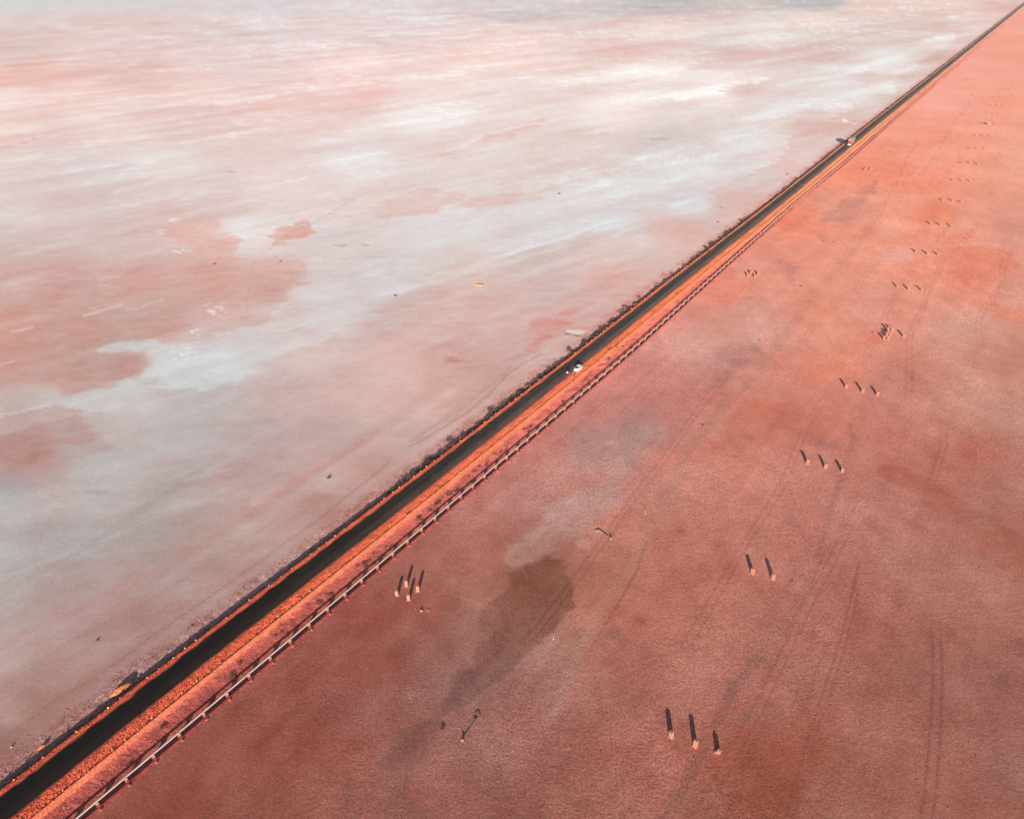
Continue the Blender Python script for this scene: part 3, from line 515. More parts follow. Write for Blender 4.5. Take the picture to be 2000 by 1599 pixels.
def road_col(S, D, P, dist):
    t = np.array([(-260, 30, 28, 27), (-150, 42, 39, 37), (-60, 76, 71, 67), (60, 88, 83, 79), (300, 97, 93, 90), (1500, 124, 116, 117)], float)
    base = disp(zone(S.ravel(), t)).reshape(*S.shape, 3)
    c = albedo(base, dist); c = np.maximum(c, .006)
    worn = sm(-.4, 1.6, D + .5 * fbm(S / 30, D * 0, 2, 3))[..., None]; c = c * (1 - .3 * (1 - worn)) * (1 + worn * np.array([.75, .35, .25]))
    mid = np.exp(-((D + .2) / .45) ** 2)[..., None] + .6 * np.exp(-((D + 2.2) / .4) ** 2)[..., None]; c = c * (1 - .22 * mid)
    c = c * (1 + .35 * fbm(S / 6, D / 1.2, 4, 55)[..., None])
    # sand blown over the edges
    sand = albedo(disp(zone(S.ravel(), np.array(ZSHL, float))).reshape(*S.shape, 3) * np.array([.86, .98, 1.05]), dist)
    nz = fbm(S / 2.6, D / 1.0, 3, 66); dr = sm(2.55, 3.1, np.abs(D) + (.25 + .3 * (D < 0)) * nz + .12 * (D < 0)) ** 1.3; dr = np.clip(dr, 0, 1)[..., None] * .85
    c = c * (1 - dr) + sand * dr
    return np.clip(c, .005, .8)
road_m = mat('old_asphalt', (.03, .03, .03), attr=True, rough=1, spec=0, nscale=[(.5, .2), (1.8, .25), (9, .2)], bump=[(12, .015, .5)])
dd = list(np.linspace(-3.0, 3.0, 25))
o = sweep('road', dd, [HR + .055 + .03 * (1 - (q / 3) ** 2) for q in dd], road_col, road_m, zj=.004, dj=lambda S, D: np.where(np.abs(D) > 2.9, np.sign(D) * .12 * fbm(S / 1.8, D, 3, 21), 0))

# ---------------------------------------------------------------- gravel and rubble (nobody could count it)
def stones(name, n, sfn, dfn, size, colfn, base=XY, zfn=None, seed=1, flat=.7):
    rg = np.random.default_rng(seed); s = sfn(rg, n); d = dfn(rg, n, s); x, y = base(s, d)
    r = size(rg, n, s)
    o8 = np.array([(1, 0, 0), (-1, 0, 0), (0, 1, 0), (0, -1, 0), (0, 0, 1), (0, 0, -1)], float)
    F8 = np.array([(0, 2, 4), (2, 1, 4), (1, 3, 4), (3, 0, 4), (2, 0, 5), (1, 2, 5), (3, 1, 5), (0, 3, 5)])
    J = o8[None] * rg.uniform(.55, 1.2, (n, 6, 1)) + rg.uniform(-.25, .25, (n, 6, 3)); J *= r[:, None, None]; J[..., 2] *= flat
    a = rg.uniform(0, 6.28, n); ca, sa = np.cos(a)[:, None], np.sin(a)[:, None]
    X = J[..., 0] * ca - J[..., 1] * sa; Y = J[..., 0] * sa + J[..., 1] * ca
    z = zfn(d) if zfn else np.zeros(n)
    V = np.stack([X + x[:, None], Y + y[:, None], J[..., 2] + z[:, None] + r[:, None] * .2], -1).reshape(-1, 3)
    F = (F8[None] + np.arange(n)[:, None, None] * 6).reshape(-1, 3)
    c = colfn(rg, s, d, np.sqrt(x ** 2 + y ** 2 + CAMH ** 2)); c = np.repeat(c, 6, 0)
    o = link(name, mesh_np(name, V, F, STONE_M, c)); o['kind'] = 'stuff'; return o
STONE_M = mat('stone', (.4, .2, .15), attr=True, rough=1, spec=.05)
def bank_z(d): return np.interp(d, pd_, pz_)
def near_s(lo, hi, k=2.2): return lambda rg, n: lo + (hi - lo) * rg.random(n) ** k
def stcol(tab, k=1.0, var=.35):
    def f(rg, s, d, dist):
        c = albedo(disp(zone(s, np.array(tab, float))), dist, k); return np.clip(c * rg.uniform(1 - var, 1 + var, (len(s), 1)), .01, .8)
    return f
stones('gravel', 9000, near_s(-240, 120), lambda rg, n, s: rg.uniform(3.1, 5.8, n), lambda rg, n, s: rg.uniform(.05, .19, n), stcol(ZSHR, 1.5), zfn=bank_z, seed=3)
stones('gravel', 4500, near_s(-240, 120), lambda rg, n, s: rg.uniform(-4.2, -3.15, n), lambda rg, n, s: rg.uniform(.05, .16, n), stcol(ZSHL, 1.5), zfn=bank_z, seed=4)
stones('rubble', 15000, near_s(-240, 260, 2.0), lambda rg, n, s: -5.4 - np.abs(rg.normal(0, 3.6, n)), lambda rg, n, s: rg.uniform(.07, .24, n) * rg.uniform(.6, 1, n), stcol(ZLEFT, 1.4, .45), zfn=bank_z, seed=5)
stones('rubble', 6500, near_s(-240, 160, 2.0), lambda rg, n, s: rg.uniform(6.9, 13.5, n), lambda rg, n, s: rg.uniform(.05, .20, n) * rg.uniform(.5, 1, n), stcol(ZRIGHT, 1.3, .5), zfn=bank_z, seed=6)
stones('mud_clods', 1800, near_s(-60, 60, 1), lambda rg, n, s: rg.uniform(14, 150, n), lambda rg, n, s: rg.uniform(.04, .15, n), stcol(ZRIGHT, 1.5, .4), base=lambda s, d: (O0[0] + s * U[0] * 2.4 + d * VV[0], O0[1] + s * U[1] * 2.0 + d * VV[1]), seed=8)

# ---------------------------------------------------------------- materials of the things
M = dict(
    conc=mat('weathered_masonry', (.27, .115, .075), nscale=[(3, .18), (12, .12)], bump=[(9, .03, .5)]),
    cream=mat('limewashed_stone', (.33, .21, .145), nscale=[(8, .15)]), yellow=mat('yellow_paint', (.55, .30, .06), nscale=[(9, .2)]),
    pipe=mat('galvanised_pipe', (.36, .27, .24), rough=.7, spec=.2, nscale=[(1.3, .1)]), blackpipe=mat('bitumen_pipe', (.012, .010, .010), rough=.9, spec=.05), saddle=mat('saddle_stone', (.16, .055, .045), nscale=[(6, .2)]),
    redpipe=mat('red_pipe_paint', (.17, .010, .018), rough=.6, nscale=[(2, .2)]), footing=mat('red_brick', (.36, .09, .06), nscale=[(7, .25)]),
    rust=mat('rusty_steel', (.07, .035, .025)), wood=mat('weathered_wood', (.09, .055, .045), nscale=[(5, .3)]), palewood=mat('bleached_wood', (.45, .30, .24), nscale=[(5, .25)]),
    leaf=mat('thorn_leaf', (.070, .040, .030), nscale=[(2, .4)]), leafdry=mat('dry_leaf', (.15, .062, .040), nscale=[(2, .4)]), leafpink=mat('dusty_leaf', (.20, .085, .07), nscale=[(2, .35)]), scrub=mat('scrub_leaf', (.11, .055, .04), nscale=[(2, .4)]), twig=mat('twig', (.06, .03, .022)),
    white=mat('white_paint', (.58, .58, .59), rough=.3, spec=.5), glass=mat('dark_glass', (.02, .015, .03), rough=.12, spec=.6), tyre=mat('rubber', (.012, .012, .012)), lamp=mat('lamp_glass', (.6, .6, .55), rough=.2, spec=.6), redlamp=mat('red_lamp', (.3, .01, .01), rough=.3), dark=mat('black_trim', (.02, .02, .02)),
    steel=mat('wheel_alloy', (.4, .4, .4), rough=.4, metal=.8), tarp=mat('green_tarpaulin', (.035, .26, .13), rough=.8, nscale=[(1.5, .25)], bump=[(1.5, .1, .6)]), sack=mat('sackcloth', (.23, .085, .065), nscale=[(1.2, .2)]), cab=mat('truck_red', (.25, .07, .055), rough=.5, nscale=[(3, .1)]), cabw=mat('truck_cream', (.40, .32, .30), rough=.5), bodyw=mat('truck_yellow', (.30, .17, .05), rough=.7, nscale=[(4, .2)]),
    pinkstone=mat('pink_stone', (.30, .15, .12), nscale=[(4, .25)]),
    skin=mat('skin', (.22, .11, .07)), shirt=mat('white_cloth', (.75, .73, .70)), darkcloth=mat('dark_cloth', (.02, .018, .022)), browncloth=mat('brown_cloth', (.05, .028, .024)), greycloth=mat('grey_cloth', (.30, .28, .27)), hair=mat('black_hair', (.01, .008, .008)),
    orange=mat('orange_paint', (.55, .19, .06), nscale=[(3, .2)]), earth=mat('orange_earth', (.40, .13, .055), nscale=[(2.5, .3), (9, .25)], bump=[(3, .15, .7)], rough=1, spec=0),
    water=mat('still_brine', (.01, .16, .15), rough=.15, spec=.4))

# ---------------------------------------------------------------- the pipelines beside the road
SUP = np.arange(-203.0, 2300, 5.45)
def line_pts(s0, s1, d, z, base=XYp):
    s = [s0]
    while s[-1] < s1:
        x, y = XY(s[-1], 0); s.append(s[-1] + max(5.45, .02 * math.hypot(x, y)))
    s[-1] = s1; x, y = base(np.array(s), d); return [(a, b, z) for a, b in zip(x, y)]
pipe_z = 1.28
pl = empty('pipeline', (*[float(q) for q in XYp(-203.0, 0)], 0), label='long pale pipeline raised on stone piers beside the road', category='pipeline')
off = Vector(pl.location)
def rel(pts): return [tuple(Vector(p) - off) for p in pts]
mb = MB(); mb.tube(rel(line_pts(-262, 4200, 0, pipe_z)), .165, 8); link('pipe', mb.mesh('pipe', M['pipe'], True), pl)
mb = MB(); mb.tube(rel(line_pts(-262, 4200, .02, .30)), .11, 8); link('lower_pipe', mb.mesh('lower_pipe', M['blackpipe'], True), pl, label='black lower pipe close above the ground')
for s in SUP[:60:2]:
    mb = MB(); a = XYp(s - 2.6, 0); b = XYp(s - 2.45, 0); mb.tube(rel([(a[0], a[1], pipe_z), (b[0], b[1], pipe_z)]), .20, 8); link('joint_collar', mb.mesh('joint_collar', M['pipe']), pl)
def pier(mb, s, rg):
    x, y = XYp(s, 0); rot = -AZ + rg.uniform(-.05, .05); h = pipe_z - .2
    c = rel([(float(x), float(y), 0)])[0]; c = (c[0], c[1], -.08)
    mb.box(c, (.62, .52, h - .1), .8, rot); mb.box((c[0], c[1], h - .22), (.8, .4, .14), 1, rot)
def cap_(mb, s):
    x, y = XYp(s, 0); c = rel([(float(x), float(y), 0)])[0]; rot = -AZ
    mb.box((c[0] + .3 * math.cos(rot), c[1] + .3 * math.sin(rot), pipe_z - .30), (.26, .34, .34), .85, rot); mb.box((c[0] - .26 * math.cos(rot), c[1] - .26 * math.sin(rot), pipe_z - .22), (.12, .3, .3), .9, rot)
rg = random.Random(5)
for s in SUP[:100]:
    mb = MB(); pier(mb, s, rg); o = link('pier', mb.mesh('pier', M['saddle']), pl)
    mb = MB(); cap_(mb, s); link('saddle', mb.mesh('saddle', M['cream']), o)
mb = MB()
for s in SUP[100:]: pier(mb, s, rg); cap_(mb, s)
link('pier', mb.mesh('pier', M['saddle']), pl, kind='stuff')
rp = empty('red_pipeline', pl.location, label='thin dark red pipe lying on the ground along the foot of the raised pipeline', category='pipeline')
mb = MB(); mb.tube(rel(line_pts(-262, 3000, .36, .09)), .12, 6); link('pipe', mb.mesh('red_pipe', M['redpipe'], True), rp)
def foot(mb, s, rg):
    x, y = XYp(s - .2, 1.0); c = rel([(float(x), float(y), 0)])[0]
    mb.box((c[0], c[1], -.05), (.42, .36, .26), .8, -AZ)
    for k in range(3):
        a = rg.uniform(0, 6.28); r = rg.uniform(.12, .24); mb.box((c[0] + r * math.cos(a), c[1] + r * math.sin(a), -.03), (.22, .16, .14), .7, a)
for s in SUP[:100]:
    mb = MB(); foot(mb, s, rg); link('footing', mb.mesh('footing', M['footing']), rp)
mb = MB()
for s in SUP[100:]: foot(mb, s, rg)
link('footing', mb.mesh('footing', M['footing']), rp, kind='stuff')

def stretch(s):
    return 'below the car' if s < -6 else 'beside the car and the culvert' if s < 30 else 'midway between the car and the truck' if s < 200 else 'just before the truck' if s < 360 else 'beyond the truck'
# ---------------------------------------------------------------- marker stones on both shoulders
def marker_mesh(seed, m):
    mb = MB(); mb.box((0, 0, -.08), (.24, .22, .42), .72, .2 * seed, (.03 * (seed - 1), .02)); return mb.mesh('marker_stone', m, bevel=.03)
mk = [marker_mesh(i, M['cream']) for i in range(3)] + [marker_mesh(1, M['yellow'])]
rg = random.Random(11)
for side, d0, txt, grp in ((-1, -4.05, 'small limewashed marker stone, left shoulder', 'marker stones along the left shoulder'), (1, 5.35, 'small pale marker stone, right shoulder', 'marker stones along the right shoulder')):
    s = -213.0
    for k in range(125):
        x, y = XY(s, d0 + rg.uniform(-.12, .12)); i = 3 if rg.random() < .13 else rg.randrange(3)
        if rg.random() > .28:
            y_ = i == 3
            lab = txt if not y_ else txt.replace('limewashed', 'yellow').replace('pale', 'yellow')
            o = link('marker_stone', mk[i], label=lab + ', ' + stretch(s), category='marker stone', group=(grp if not y_ else 'yellow ' + grp) + ' ' + stretch(s))
            k_ = rg.uniform(.75, 1.2); o.scale = (k_, k_, k_); o.location = (float(x), float(y), float(bank_z(d0))); o.rotation_euler = (rg.uniform(-.1, .1), rg.uniform(-.1, .1), rg.uniform(0, 3))
        s += rg.choice([2.6, 3.0, 3.4]) + max(0, s) * .004

# ---------------------------------------------------------------- bushes
def bush_mesh(name, seed, R=1.0, Hh=.7, n=150, m=None, m2=None, leaf=.11, spread=0):
    rg = np.random.default_rng(seed); th = rg.uniform(0, 2 * math.pi, n); ph = rg.random(n); rr = R * (.35 + .65 * rg.random(n) ** .5)
    lob = 1 + .35 * np.sin(th * 3 + seed) + .2 * np.sin(th * 5 + 2 * seed)
    cz = Hh * ph * (1 - .35 * (rr / R) ** 2); cr = rr * lob * np.sqrt(np.clip(1 - (ph * .9) ** 2, .1, 1))
    Cn = np.stack([cr * np.cos(th), cr * np.sin(th), cz + .02], -1)
    d1 = rg.normal(0, 1, (n, 3)); d1 /= np.linalg.norm(d1, axis=1)[:, None]; d2 = rg.normal(0, 1, (n, 3)); d2 /= np.linalg.norm(d2, axis=1)[:, None]
    L1 = leaf * rg.uniform(.7, 1.7, (n, 1)) ; V = np.stack([Cn - d1 * L1, Cn + d1 * L1, Cn + d2 * L1 * .9], 1).reshape(-1, 3); V[:, 2] = np.maximum(V[:, 2], 0)
    F = np.arange(3 * n).reshape(-1, 3)
    # twigs: thin triangular blades from the root
    k = 14; a = rg.uniform(0, 6.28, k); tip = np.stack([R * .95 * np.cos(a), R * .95 * np.sin(a), Hh * rg.uniform(.4, 1.25, k)], -1)
    w_ = np.stack([-np.sin(a), np.cos(a), np.zeros(k)], -1) * .03; T = np.stack([-w_, w_, tip], 1).reshape(-1, 3); base = len(V)
    V = np.concatenate([V, T]); F = np.concatenate([F, base + np.arange(3 * k).reshape(-1, 3)])
    me = mesh_np(name, V, F, m); me.materials.append(M['twig']); me.polygons.foreach_set('material_index', np.array([0] * n + [1] * k, np.int32)); return me, V, F
B1 = [bush_mesh('thorn_bush', i, 1.0, .75, 170, M['leaf'], leaf=.13) for i in range(4)]
B2 = [bush_mesh('dry_shrub', 20 + i, 1.0, .6, 120, M['leafdry'], leaf=.12) for i in range(3)]
B3 = [bush_mesh('dusty_bush', 40 + i, 1.0, .55, 170, M['leafpink'], leaf=.13) for i in range(2)]
def put_bush(src, s, d, k, kz, lab, grp, cat, z=None):
    x, y = XY(s, d); o = link(src[0].name.split('.')[0], src[0], label=lab, category=cat, group=grp)
    o.location = (float(x), float(y), float(bank_z(d)) if z is None else z); o.scale = (k, k, kz); o.rotation_euler = (0, 0, rg.uniform(0, 6.28)); return o
rg = random.Random(21)
nb = 0; s = -112.0; far = []
while s < 2600:
    dens = .35 if s < -95 else 1.0
    gap = sm(0, 1, .5 + .9 * float(vnoise(np.array([s / 14.0]), np.array([.3]), 9)[0]))
    if rg.random() < dens * (.35 + .65 * gap):
        kind = rg.random(); k = rg.uniform(.6, 1.4) * (1.1 if s > 100 else 1); d = rg.choice([rg.uniform(-5.6, -4.9), rg.uniform(-7.2, -5.6), rg.uniform(-6.2, -5.2)])
        if rg.random() < .12: d -= rg.uniform(1, 3)
        kz = k * rg.uniform(.8, 1.3)
        src = B1[rg.randrange(4)] if kind < .72 else (B2[rg.randrange(3)] if kind < .84 else B3[rg.randrange(2)])
        if nb < 210:
            nm = {'thorn': ('dark thorn bush left of the road', 'dark thorn bushes along the left foot of the bank'), 'dry_s': ('rusty brown dry shrub left of the road', 'dry shrubs along the left foot of the bank'), 'dusty': ('dusty pink bush left of the road', 'dusty bushes along the left foot of the bank')}[src[0].name[:5]]
            put_bush(src, s, d, k, kz, nm[0] + ', ' + stretch(s), nm[1] + ' ' + stretch(s), 'bush'); nb += 1
        else: far.append((src, s, max(d, -6.4), k * .92, kz * 1.05)) if rg.random() < .8 else None
    s += rg.uniform(.5, 1.5) * (1 if s < 400 else 1.6)
vs = []; fs = []; nn = 0
for src, s, d, k, kz in far:
    x, y = XY(s, d); a = rg.uniform(0, 6.28); V = src[1] * np.array([k, k, kz]); n3_ = 60 if s < 900 else 36
    V = V[:n3_ * 3] * (1.0 if s < 900 else 1.0); c_, s_ = math.cos(a), math.sin(a)
    Q = np.stack([V[:, 0] * c_ - V[:, 1] * s_ + x, V[:, 0] * s_ + V[:, 1] * c_ + y, V[:, 2] + bank_z(d)], -1)
    ctr = Q.reshape(-1, 3, 3).mean(1, keepdims=True); Q = (ctr + (Q.reshape(-1, 3, 3) - ctr) * (1.4 if s < 900 else 1.9)).reshape(-1, 3)
    vs.append(Q); fs.append(np.arange(len(Q)).reshape(-1, 3) + nn); nn += len(Q)
link('roadside_scrub', mesh_np('roadside_scrub', np.concatenate(vs), np.concatenate(fs), M['scrub']), kind='stuff')
# dry shrubs between the plastered bank and the pipeline
rg = random.Random(31); nb = 0
for s0, s1, n in ((-205, -188, 3), (-186, -176, 2), (-163, -158, 4), (-150, -146, 3), (-137, -132, 6), (-124, -112, 12), (-104, -84, 16), (-80, -70, 7), (-66, -58, 8), (-54, -47, 6), (-30, -10, 6), (0, 12, 5), (12, 24, 7), (60, 110, 6), (150, 260, 10)):
    for _ in range(n):
        s = rg.uniform(s0, s1); d = rg.choice([rg.uniform(7.4, 10.2), rg.uniform(7.6, 8.6)]); k = rg.uniform(.3, .65)
        if s > 0: d = rg.uniform(5.0, 8)
        put_bush(B2[rg.randrange(3)] if rg.random() < .6 else B1[rg.randrange(4)], s, d, k, k * 1.0, 'low dry shrub between road and pipeline, ' + stretch(s), 'dry shrubs between the bank and the pipeline ' + stretch(s), 'shrub')
x, y = XY(-166.6, 8.4)
for (px, py, k, lab) in ((404, 1336, .9, 'large dark shrub with orange sand behind it beside the plastered bank in the foreground'), (1018, 834, .8, 'olive green shrub on the pink verge beside the pipeline below the car'), (1220, 668, .7, 'dark twiggy shrub on the verge above the wash right of the pipeline')):
    p = G(px, py, .25); o = link('thorn_bush', B1[1][0], label=lab, category='shrub'); o.location = (*map(float, p), .2); o.scale = (k, k, k * 1.1)
# lone scrub dots on the flats
for (px, py, k, lab) in ((190, 1250, .35, 'tiny dark tuft alone on the pale salt flat in the lower left'), (642, 933, .6, 'small dark tuft on the salt flat left of the long bank'), (375, 1222, .3, 'tiny dark tuft on the pink flat beside the rutted verge'), (1538, 341, .8, 'dark tuft near the far salt shore left of the road'), (1402, 434, .7, 'dark tuft on the pink shore left of the scrub line'), (1092, 379, .9, 'dark tuft on the far pale salt sheet'), (1608, 471, .45, 'dark tuft leftmost of three in a row on the orange mud'), (1628, 473, .5, 'dark tuft in the middle of three in a row on the orange mud'), (1649, 476, .4, 'dark tuft rightmost of three in a row on the orange mud'), (1563.5, 558.5, .5, 'dark tuft alone on the orange mud right of the double pillars'), (1372, 830, .4, 'dark tuft beside a faint curved rut on the red mud'), (864, 1421, .5, 'dark tuft left of the fallen pole'), (1636, 515, .3, 'tiny tuft beside the wheel track on the orange mud'), (274, 579, .3, 'tiny dark fleck of scrub on the pink salt'), (1483, 664, .45, 'dark tuft at the end of a faint crack right of the pipeline'), (418, 516, .7, 'low dark tuft on the pink salt left of the curved track'), (548, 511, .6, 'small tuft beside the curved track on the pink salt'), (772, 578, .7, 'small tuft at the edge of the grey salt sheet')):
    p = G(px, py); o = link('scrub_tuft', B1[int(px) % 4][0], label=lab, category='tuft'); o.location = (*map(float, p), 0); o.scale = (k, k, k)

# ---------------------------------------------------------------- masonry pillars in the mud
def pillar_parts(seed, h, w_, rod):
    r = random.Random(seed); a = MB(); a.box((0, 0, -.1), (w_, w_ * .9, h + .1), r.uniform(.9, 1.0), 0, (r.uniform(-.03, .03), r.uniform(-.03, .03)))
    me = a.mesh('shaft', M['conc'], bevel=.04)
    b = MB(); b.box((0, 0, -.05), (w_ * 1.7, w_ * 1.5, .14), .7, .2)
    c = None
    if rod: c = MB(); c.tube([(0, 0, h - .05), (.02, .01, h + .32)], .045, 5); c.tube([(.12, .1, h - .05), (.14, .1, h + .16)], .03, 5); c = c.mesh('anchor_rod', M['rust'])
    return me, b.mesh('plinth', M['conc']), c
PROTO = {k: pillar_parts(i, h, w_, rod) for i, (k, (h, w_, rod)) in enumerate({'L': (1.52, .74, False), 'M': (1.62, .74, True), 'R': (1.5, .70, False), 'S': (1.1, .5, False), 'T': (1.15, .75, True)}.items())}
def pillar(px, py, kind, lab, grp=None, rz=None, tilt=(0, 0), k=1.0):
    p = G(px, py); o = empty('stone_post', (*map(float, p), 0), 0, label=lab, category='pillar')
    o.rotation_euler = (tilt[0], tilt[1], -.93 + random.uniform(-.12, .12) if rz is None else rz); q_ = k * random.uniform(.93, 1.07); o.scale = (k, k, q_); o.rotation_euler.x += random.uniform(-.05, .05); o.rotation_euler.y += random.uniform(-.05, .05)
    if grp: o['group'] = grp
    s_, b_, c_ = PROTO[kind]; sh = link('shaft', s_, o); link('plinth', b_, o)
    if c_: link('anchor_rod', c_, sh)
    return o
rows = [
 ('nearest row of three pillars in the lower right', [(1310.8, 1438), (1357.5, 1456), (1402, 1469)]),
 ('pair beside the dark hole in the mud', [(1469.8, 1119), (1509.5, 1130.5)]),
 ('row of three pillars above the dark streak', [(1576.8, 905.5), (1612, 914), (1645, 921.5)]),
 ('row of three pillars nearest below the pillar cluster', [(1652.5, 757.5), (1684.5, 766), (1713.5, 772)]),
 ('row of three pillars just above the pillar cluster', [(1753, 562), (1774.5, 566.5), (1800, 568)]),
 ('second row of pillars above the cluster', [(1789, 493.5), (1811.5, 497.5), (1832, 499)]),
 ('third row of pillars above the cluster', [(1818, 439), (1837, 441), (1858, 443.5)]),
 ('fourth row of pillars above the cluster', [(1841.5, 392.5), (1860, 393.5), (1878, 396.5)]),
 ('fifth row of pillars above the cluster', [(1862, 354), (1879, 354.5), (1894.5, 355)]),
 ('sixth row of pillars above the cluster', [(1880, 319.5), (1894.5, 320), (1910, 321.5)]),
 ('seventh row of pillars above the cluster', [(1895, 291), (1908.5, 292), (1923, 292.5)]),
 ('eighth row of pillars above the cluster', [(1907.5, 265.5), (1920.5, 266.5), (1935, 267)]),
 ('ninth row of pillars, the one with the broad block', [(1917.5, 242.3), (1945, 244)]),
 ('row of pillars next beyond the broad block', [(1928.5, 223.2), (1940.5, 223.7), (1952, 224)]),
 ('second row of pillars beyond the broad block', [(1937, 205.7), (1948.5, 206.2), (1960, 206.7)]),
 ('third row of pillars beyond the broad block', [(1945, 190.3), (1955.5, 190.3), (1967, 190.3)]),
 ('fourth row of pillars beyond the broad block', [(1951.3, 176.8), (1962, 176.8), (1973.3, 176.8)]),
 ('farthest row of pillars on the orange mud', [(1958.8, 163.3), (1968.5, 163.5), (1979, 163.8)])]
for rn, pts in rows:
    names = ['left end', 'middle', 'right end'] if len(pts) == 3 else ['left one', 'right one']
    for i, (px, py) in enumerate(pts):
        if rn.startswith('nearest row') and i == 2:
            pillar(px, py, 'T', 'short leaning pillar at the right end of the nearest row in the lower right', None, -.75, (.22, .38)); continue
        pillar(px, py, 'LMR'[i], ('square pillar, %s of the %s' % (names[i], rn)), 'masonry pillars standing in rows on the mud')
for i, (px, py, k) in enumerate([(1734, 646, 'M'), (1742, 646.5, 'L'), (1732, 654.3, 'L'), (1738.7, 656, 'M'), (1726.6, 663, 'L'), (1734, 663.6, 'M')]):
    pillar(px, py, k, 'pillar of the tight cluster, %s one of the %s pair' % (['left', 'right'][i % 2], ['back', 'middle', 'front'][i // 2]), 'pillars of the tight cluster')
pillar(1765, 658, 'L', 'single pillar standing just right of the tight cluster', 'pillars of the tight cluster')
pillar(1708.5, 651, 'S', 'low toppled pillar left of the tight cluster', None, .3, (.2, -1.0), .8)
for px, py, lab in ((775.8, 1161.5, 'left'), (793.8, 1143.5, 'back'), (798.4, 1170.5, 'front'), (816.3, 1153.5, 'right')):
    pillar(px, py, 'M' if lab in ('back', 'front') else 'L', 'pillar at the %s corner of the square of four near the pipeline' % lab, 'pillars of the square of four', -AZ + .5)
for px, py, lab in ((1460.5, 541, 'left'), (1465.8, 535.5, 'back'), (1474, 543, 'front'), (1480, 538, 'right')):
    pillar(px, py, 'L', 'pillar at the %s corner of the small square group right of the pipeline' % lab, 'pillars of the middle square group')
for px, py, lab in ((1689, 332.8, 'left'), (1692.6, 331.2, 'back'), (1699.4, 334, 'front'), (1702.4, 332, 'right')):
    pillar(px, py, 'L', 'pillar at the %s corner of the far square group level with the truck' % lab, 'pillars of the far square group')
for px, py, lab in ((1882.5, 156.3, 'left one of the far pair by the pipeline'), (1891, 156.3, 'right one of the far pair by the pipeline'), (1903.2, 185.7, 'lone one below the far pair')):
    pillar(px, py, 'M', 'far pillar, ' + lab, 'far pillars near the pipeline')
p = G(1931.5, 244.2); bb = empty('masonry_block', (*map(float, p), 0), -.9, label='broad tall masonry block in the ninth row of pillars', category='block')
mb = MB(); mb.box((0, 0, -.1), (3.0, 1.4, 2.3), .92); link('shaft', mb.mesh('block_shaft', M['conc'], bevel=.06), bb); mb = MB(); mb.box((0, 0, 2.18), (2.6, 1.1, .18), .9); link('coping', mb.mesh('coping', M['cream']), bb)

# ---------------------------------------------------------------- fallen poles, stakes, debris
def fallen(name, stump, tip, lab, r=.09, end=True):
    a = G(*stump); b = G(*tip); o = empty(name, (*map(float, a), 0), label=lab, category='fallen pole'); v = b - a; L_ = float(np.hypot(*v)); u_ = v / L_; w_ = np.array([-u_[1], u_[0]])
    mb = MB(); mb.tube([(u_[0] * .9, u_[1] * .9, .16), (u_[0] * L_ * .5, u_[1] * L_ * .5, .13), (u_[0] * L_, u_[1] * L_, .12)], [r * 1.2, r, r * .8], 7); pole = link('pole', mb.mesh('pole', M['wood'], True), o)
    mb = MB(); mb.box((0, 0, -.05), (.6, .5, .55), .45, .5); link('stump', mb.mesh('stump', M['conc'], bevel=.04), o)
    mb = MB()
    for k in range(5):
        an = k * 1.25; mb.tube([(0, 0, .35), (.55 * math.cos(an), .55 * math.sin(an), .55 + .3 * (k % 2))], .03, 5)
    link('bent_rod', mb.mesh('bent_rod', M['rust']), o)
    if end:
        mb = MB(); q = u_ * L_; mb.tube([(*(q - w_ * .55), .2), (*(q + u_ * .25), .32), (*(q + w_ * .55), .2)], .07, 6)
        q = u_ * (L_ - .9); mb.tube([(*(q - w_ * .5), .2), (*(q + w_ * .5), .2)], .05, 6); link('crossarm', mb.mesh('crossarm', M['wood']), o)
    mb = MB(); q1 = u_ * (L_ * .55) - w_ * -.22; q2 = u_ * (L_ * .85) - w_ * -.22
    mb.tube([(*q1, .1), (*q2, .1)], .05, 5); link('splinter', mb.mesh('splinter', M['palewood']), o)
fallen('fallen_pole', (903, 1446), (932, 1398), 'long fallen pole with crossarm lying beside its orange stump in the lower middle')
fallen('fallen_pole', (1193, 1052), (1168, 1032), 'shorter fallen pole beside its stump on the grey mud above the two pillars', .08, False)
p = G(1166, 1036); mb = MB(); mb.box((0, 0, -.03), (1.1, .35, .28), .7, .5); o = link('broken_slab', mb.mesh('broken_slab', M['conc'], bevel=.03), label='low broken slab at the far end of the shorter fallen pole', category='slab'); o.location = (*map(float, p), 0)
for px, py, h, lab in ((1080.5, 1247, .9, 'thin stake with a pale foot on the dark wash in the lower middle'), (1260, 1001.5, .9, 'thin stake alone on the orange mud right of the grey wash')):
    p = G(px, py); o = empty('stake', (*map(float, p), 0), label=lab, category='stake'); mb = MB(); mb.tube([(0, 0, -.1), (.02, 0, h)], .05, 6); st = link('shaft', mb.mesh('stake_shaft', M['palewood'], True), o)
    mb = MB(); mb.box((0, -.1, -.04), (.42, .36, .24), .4, .3); link('foot', mb.mesh('stake_foot', M['cream']), o)
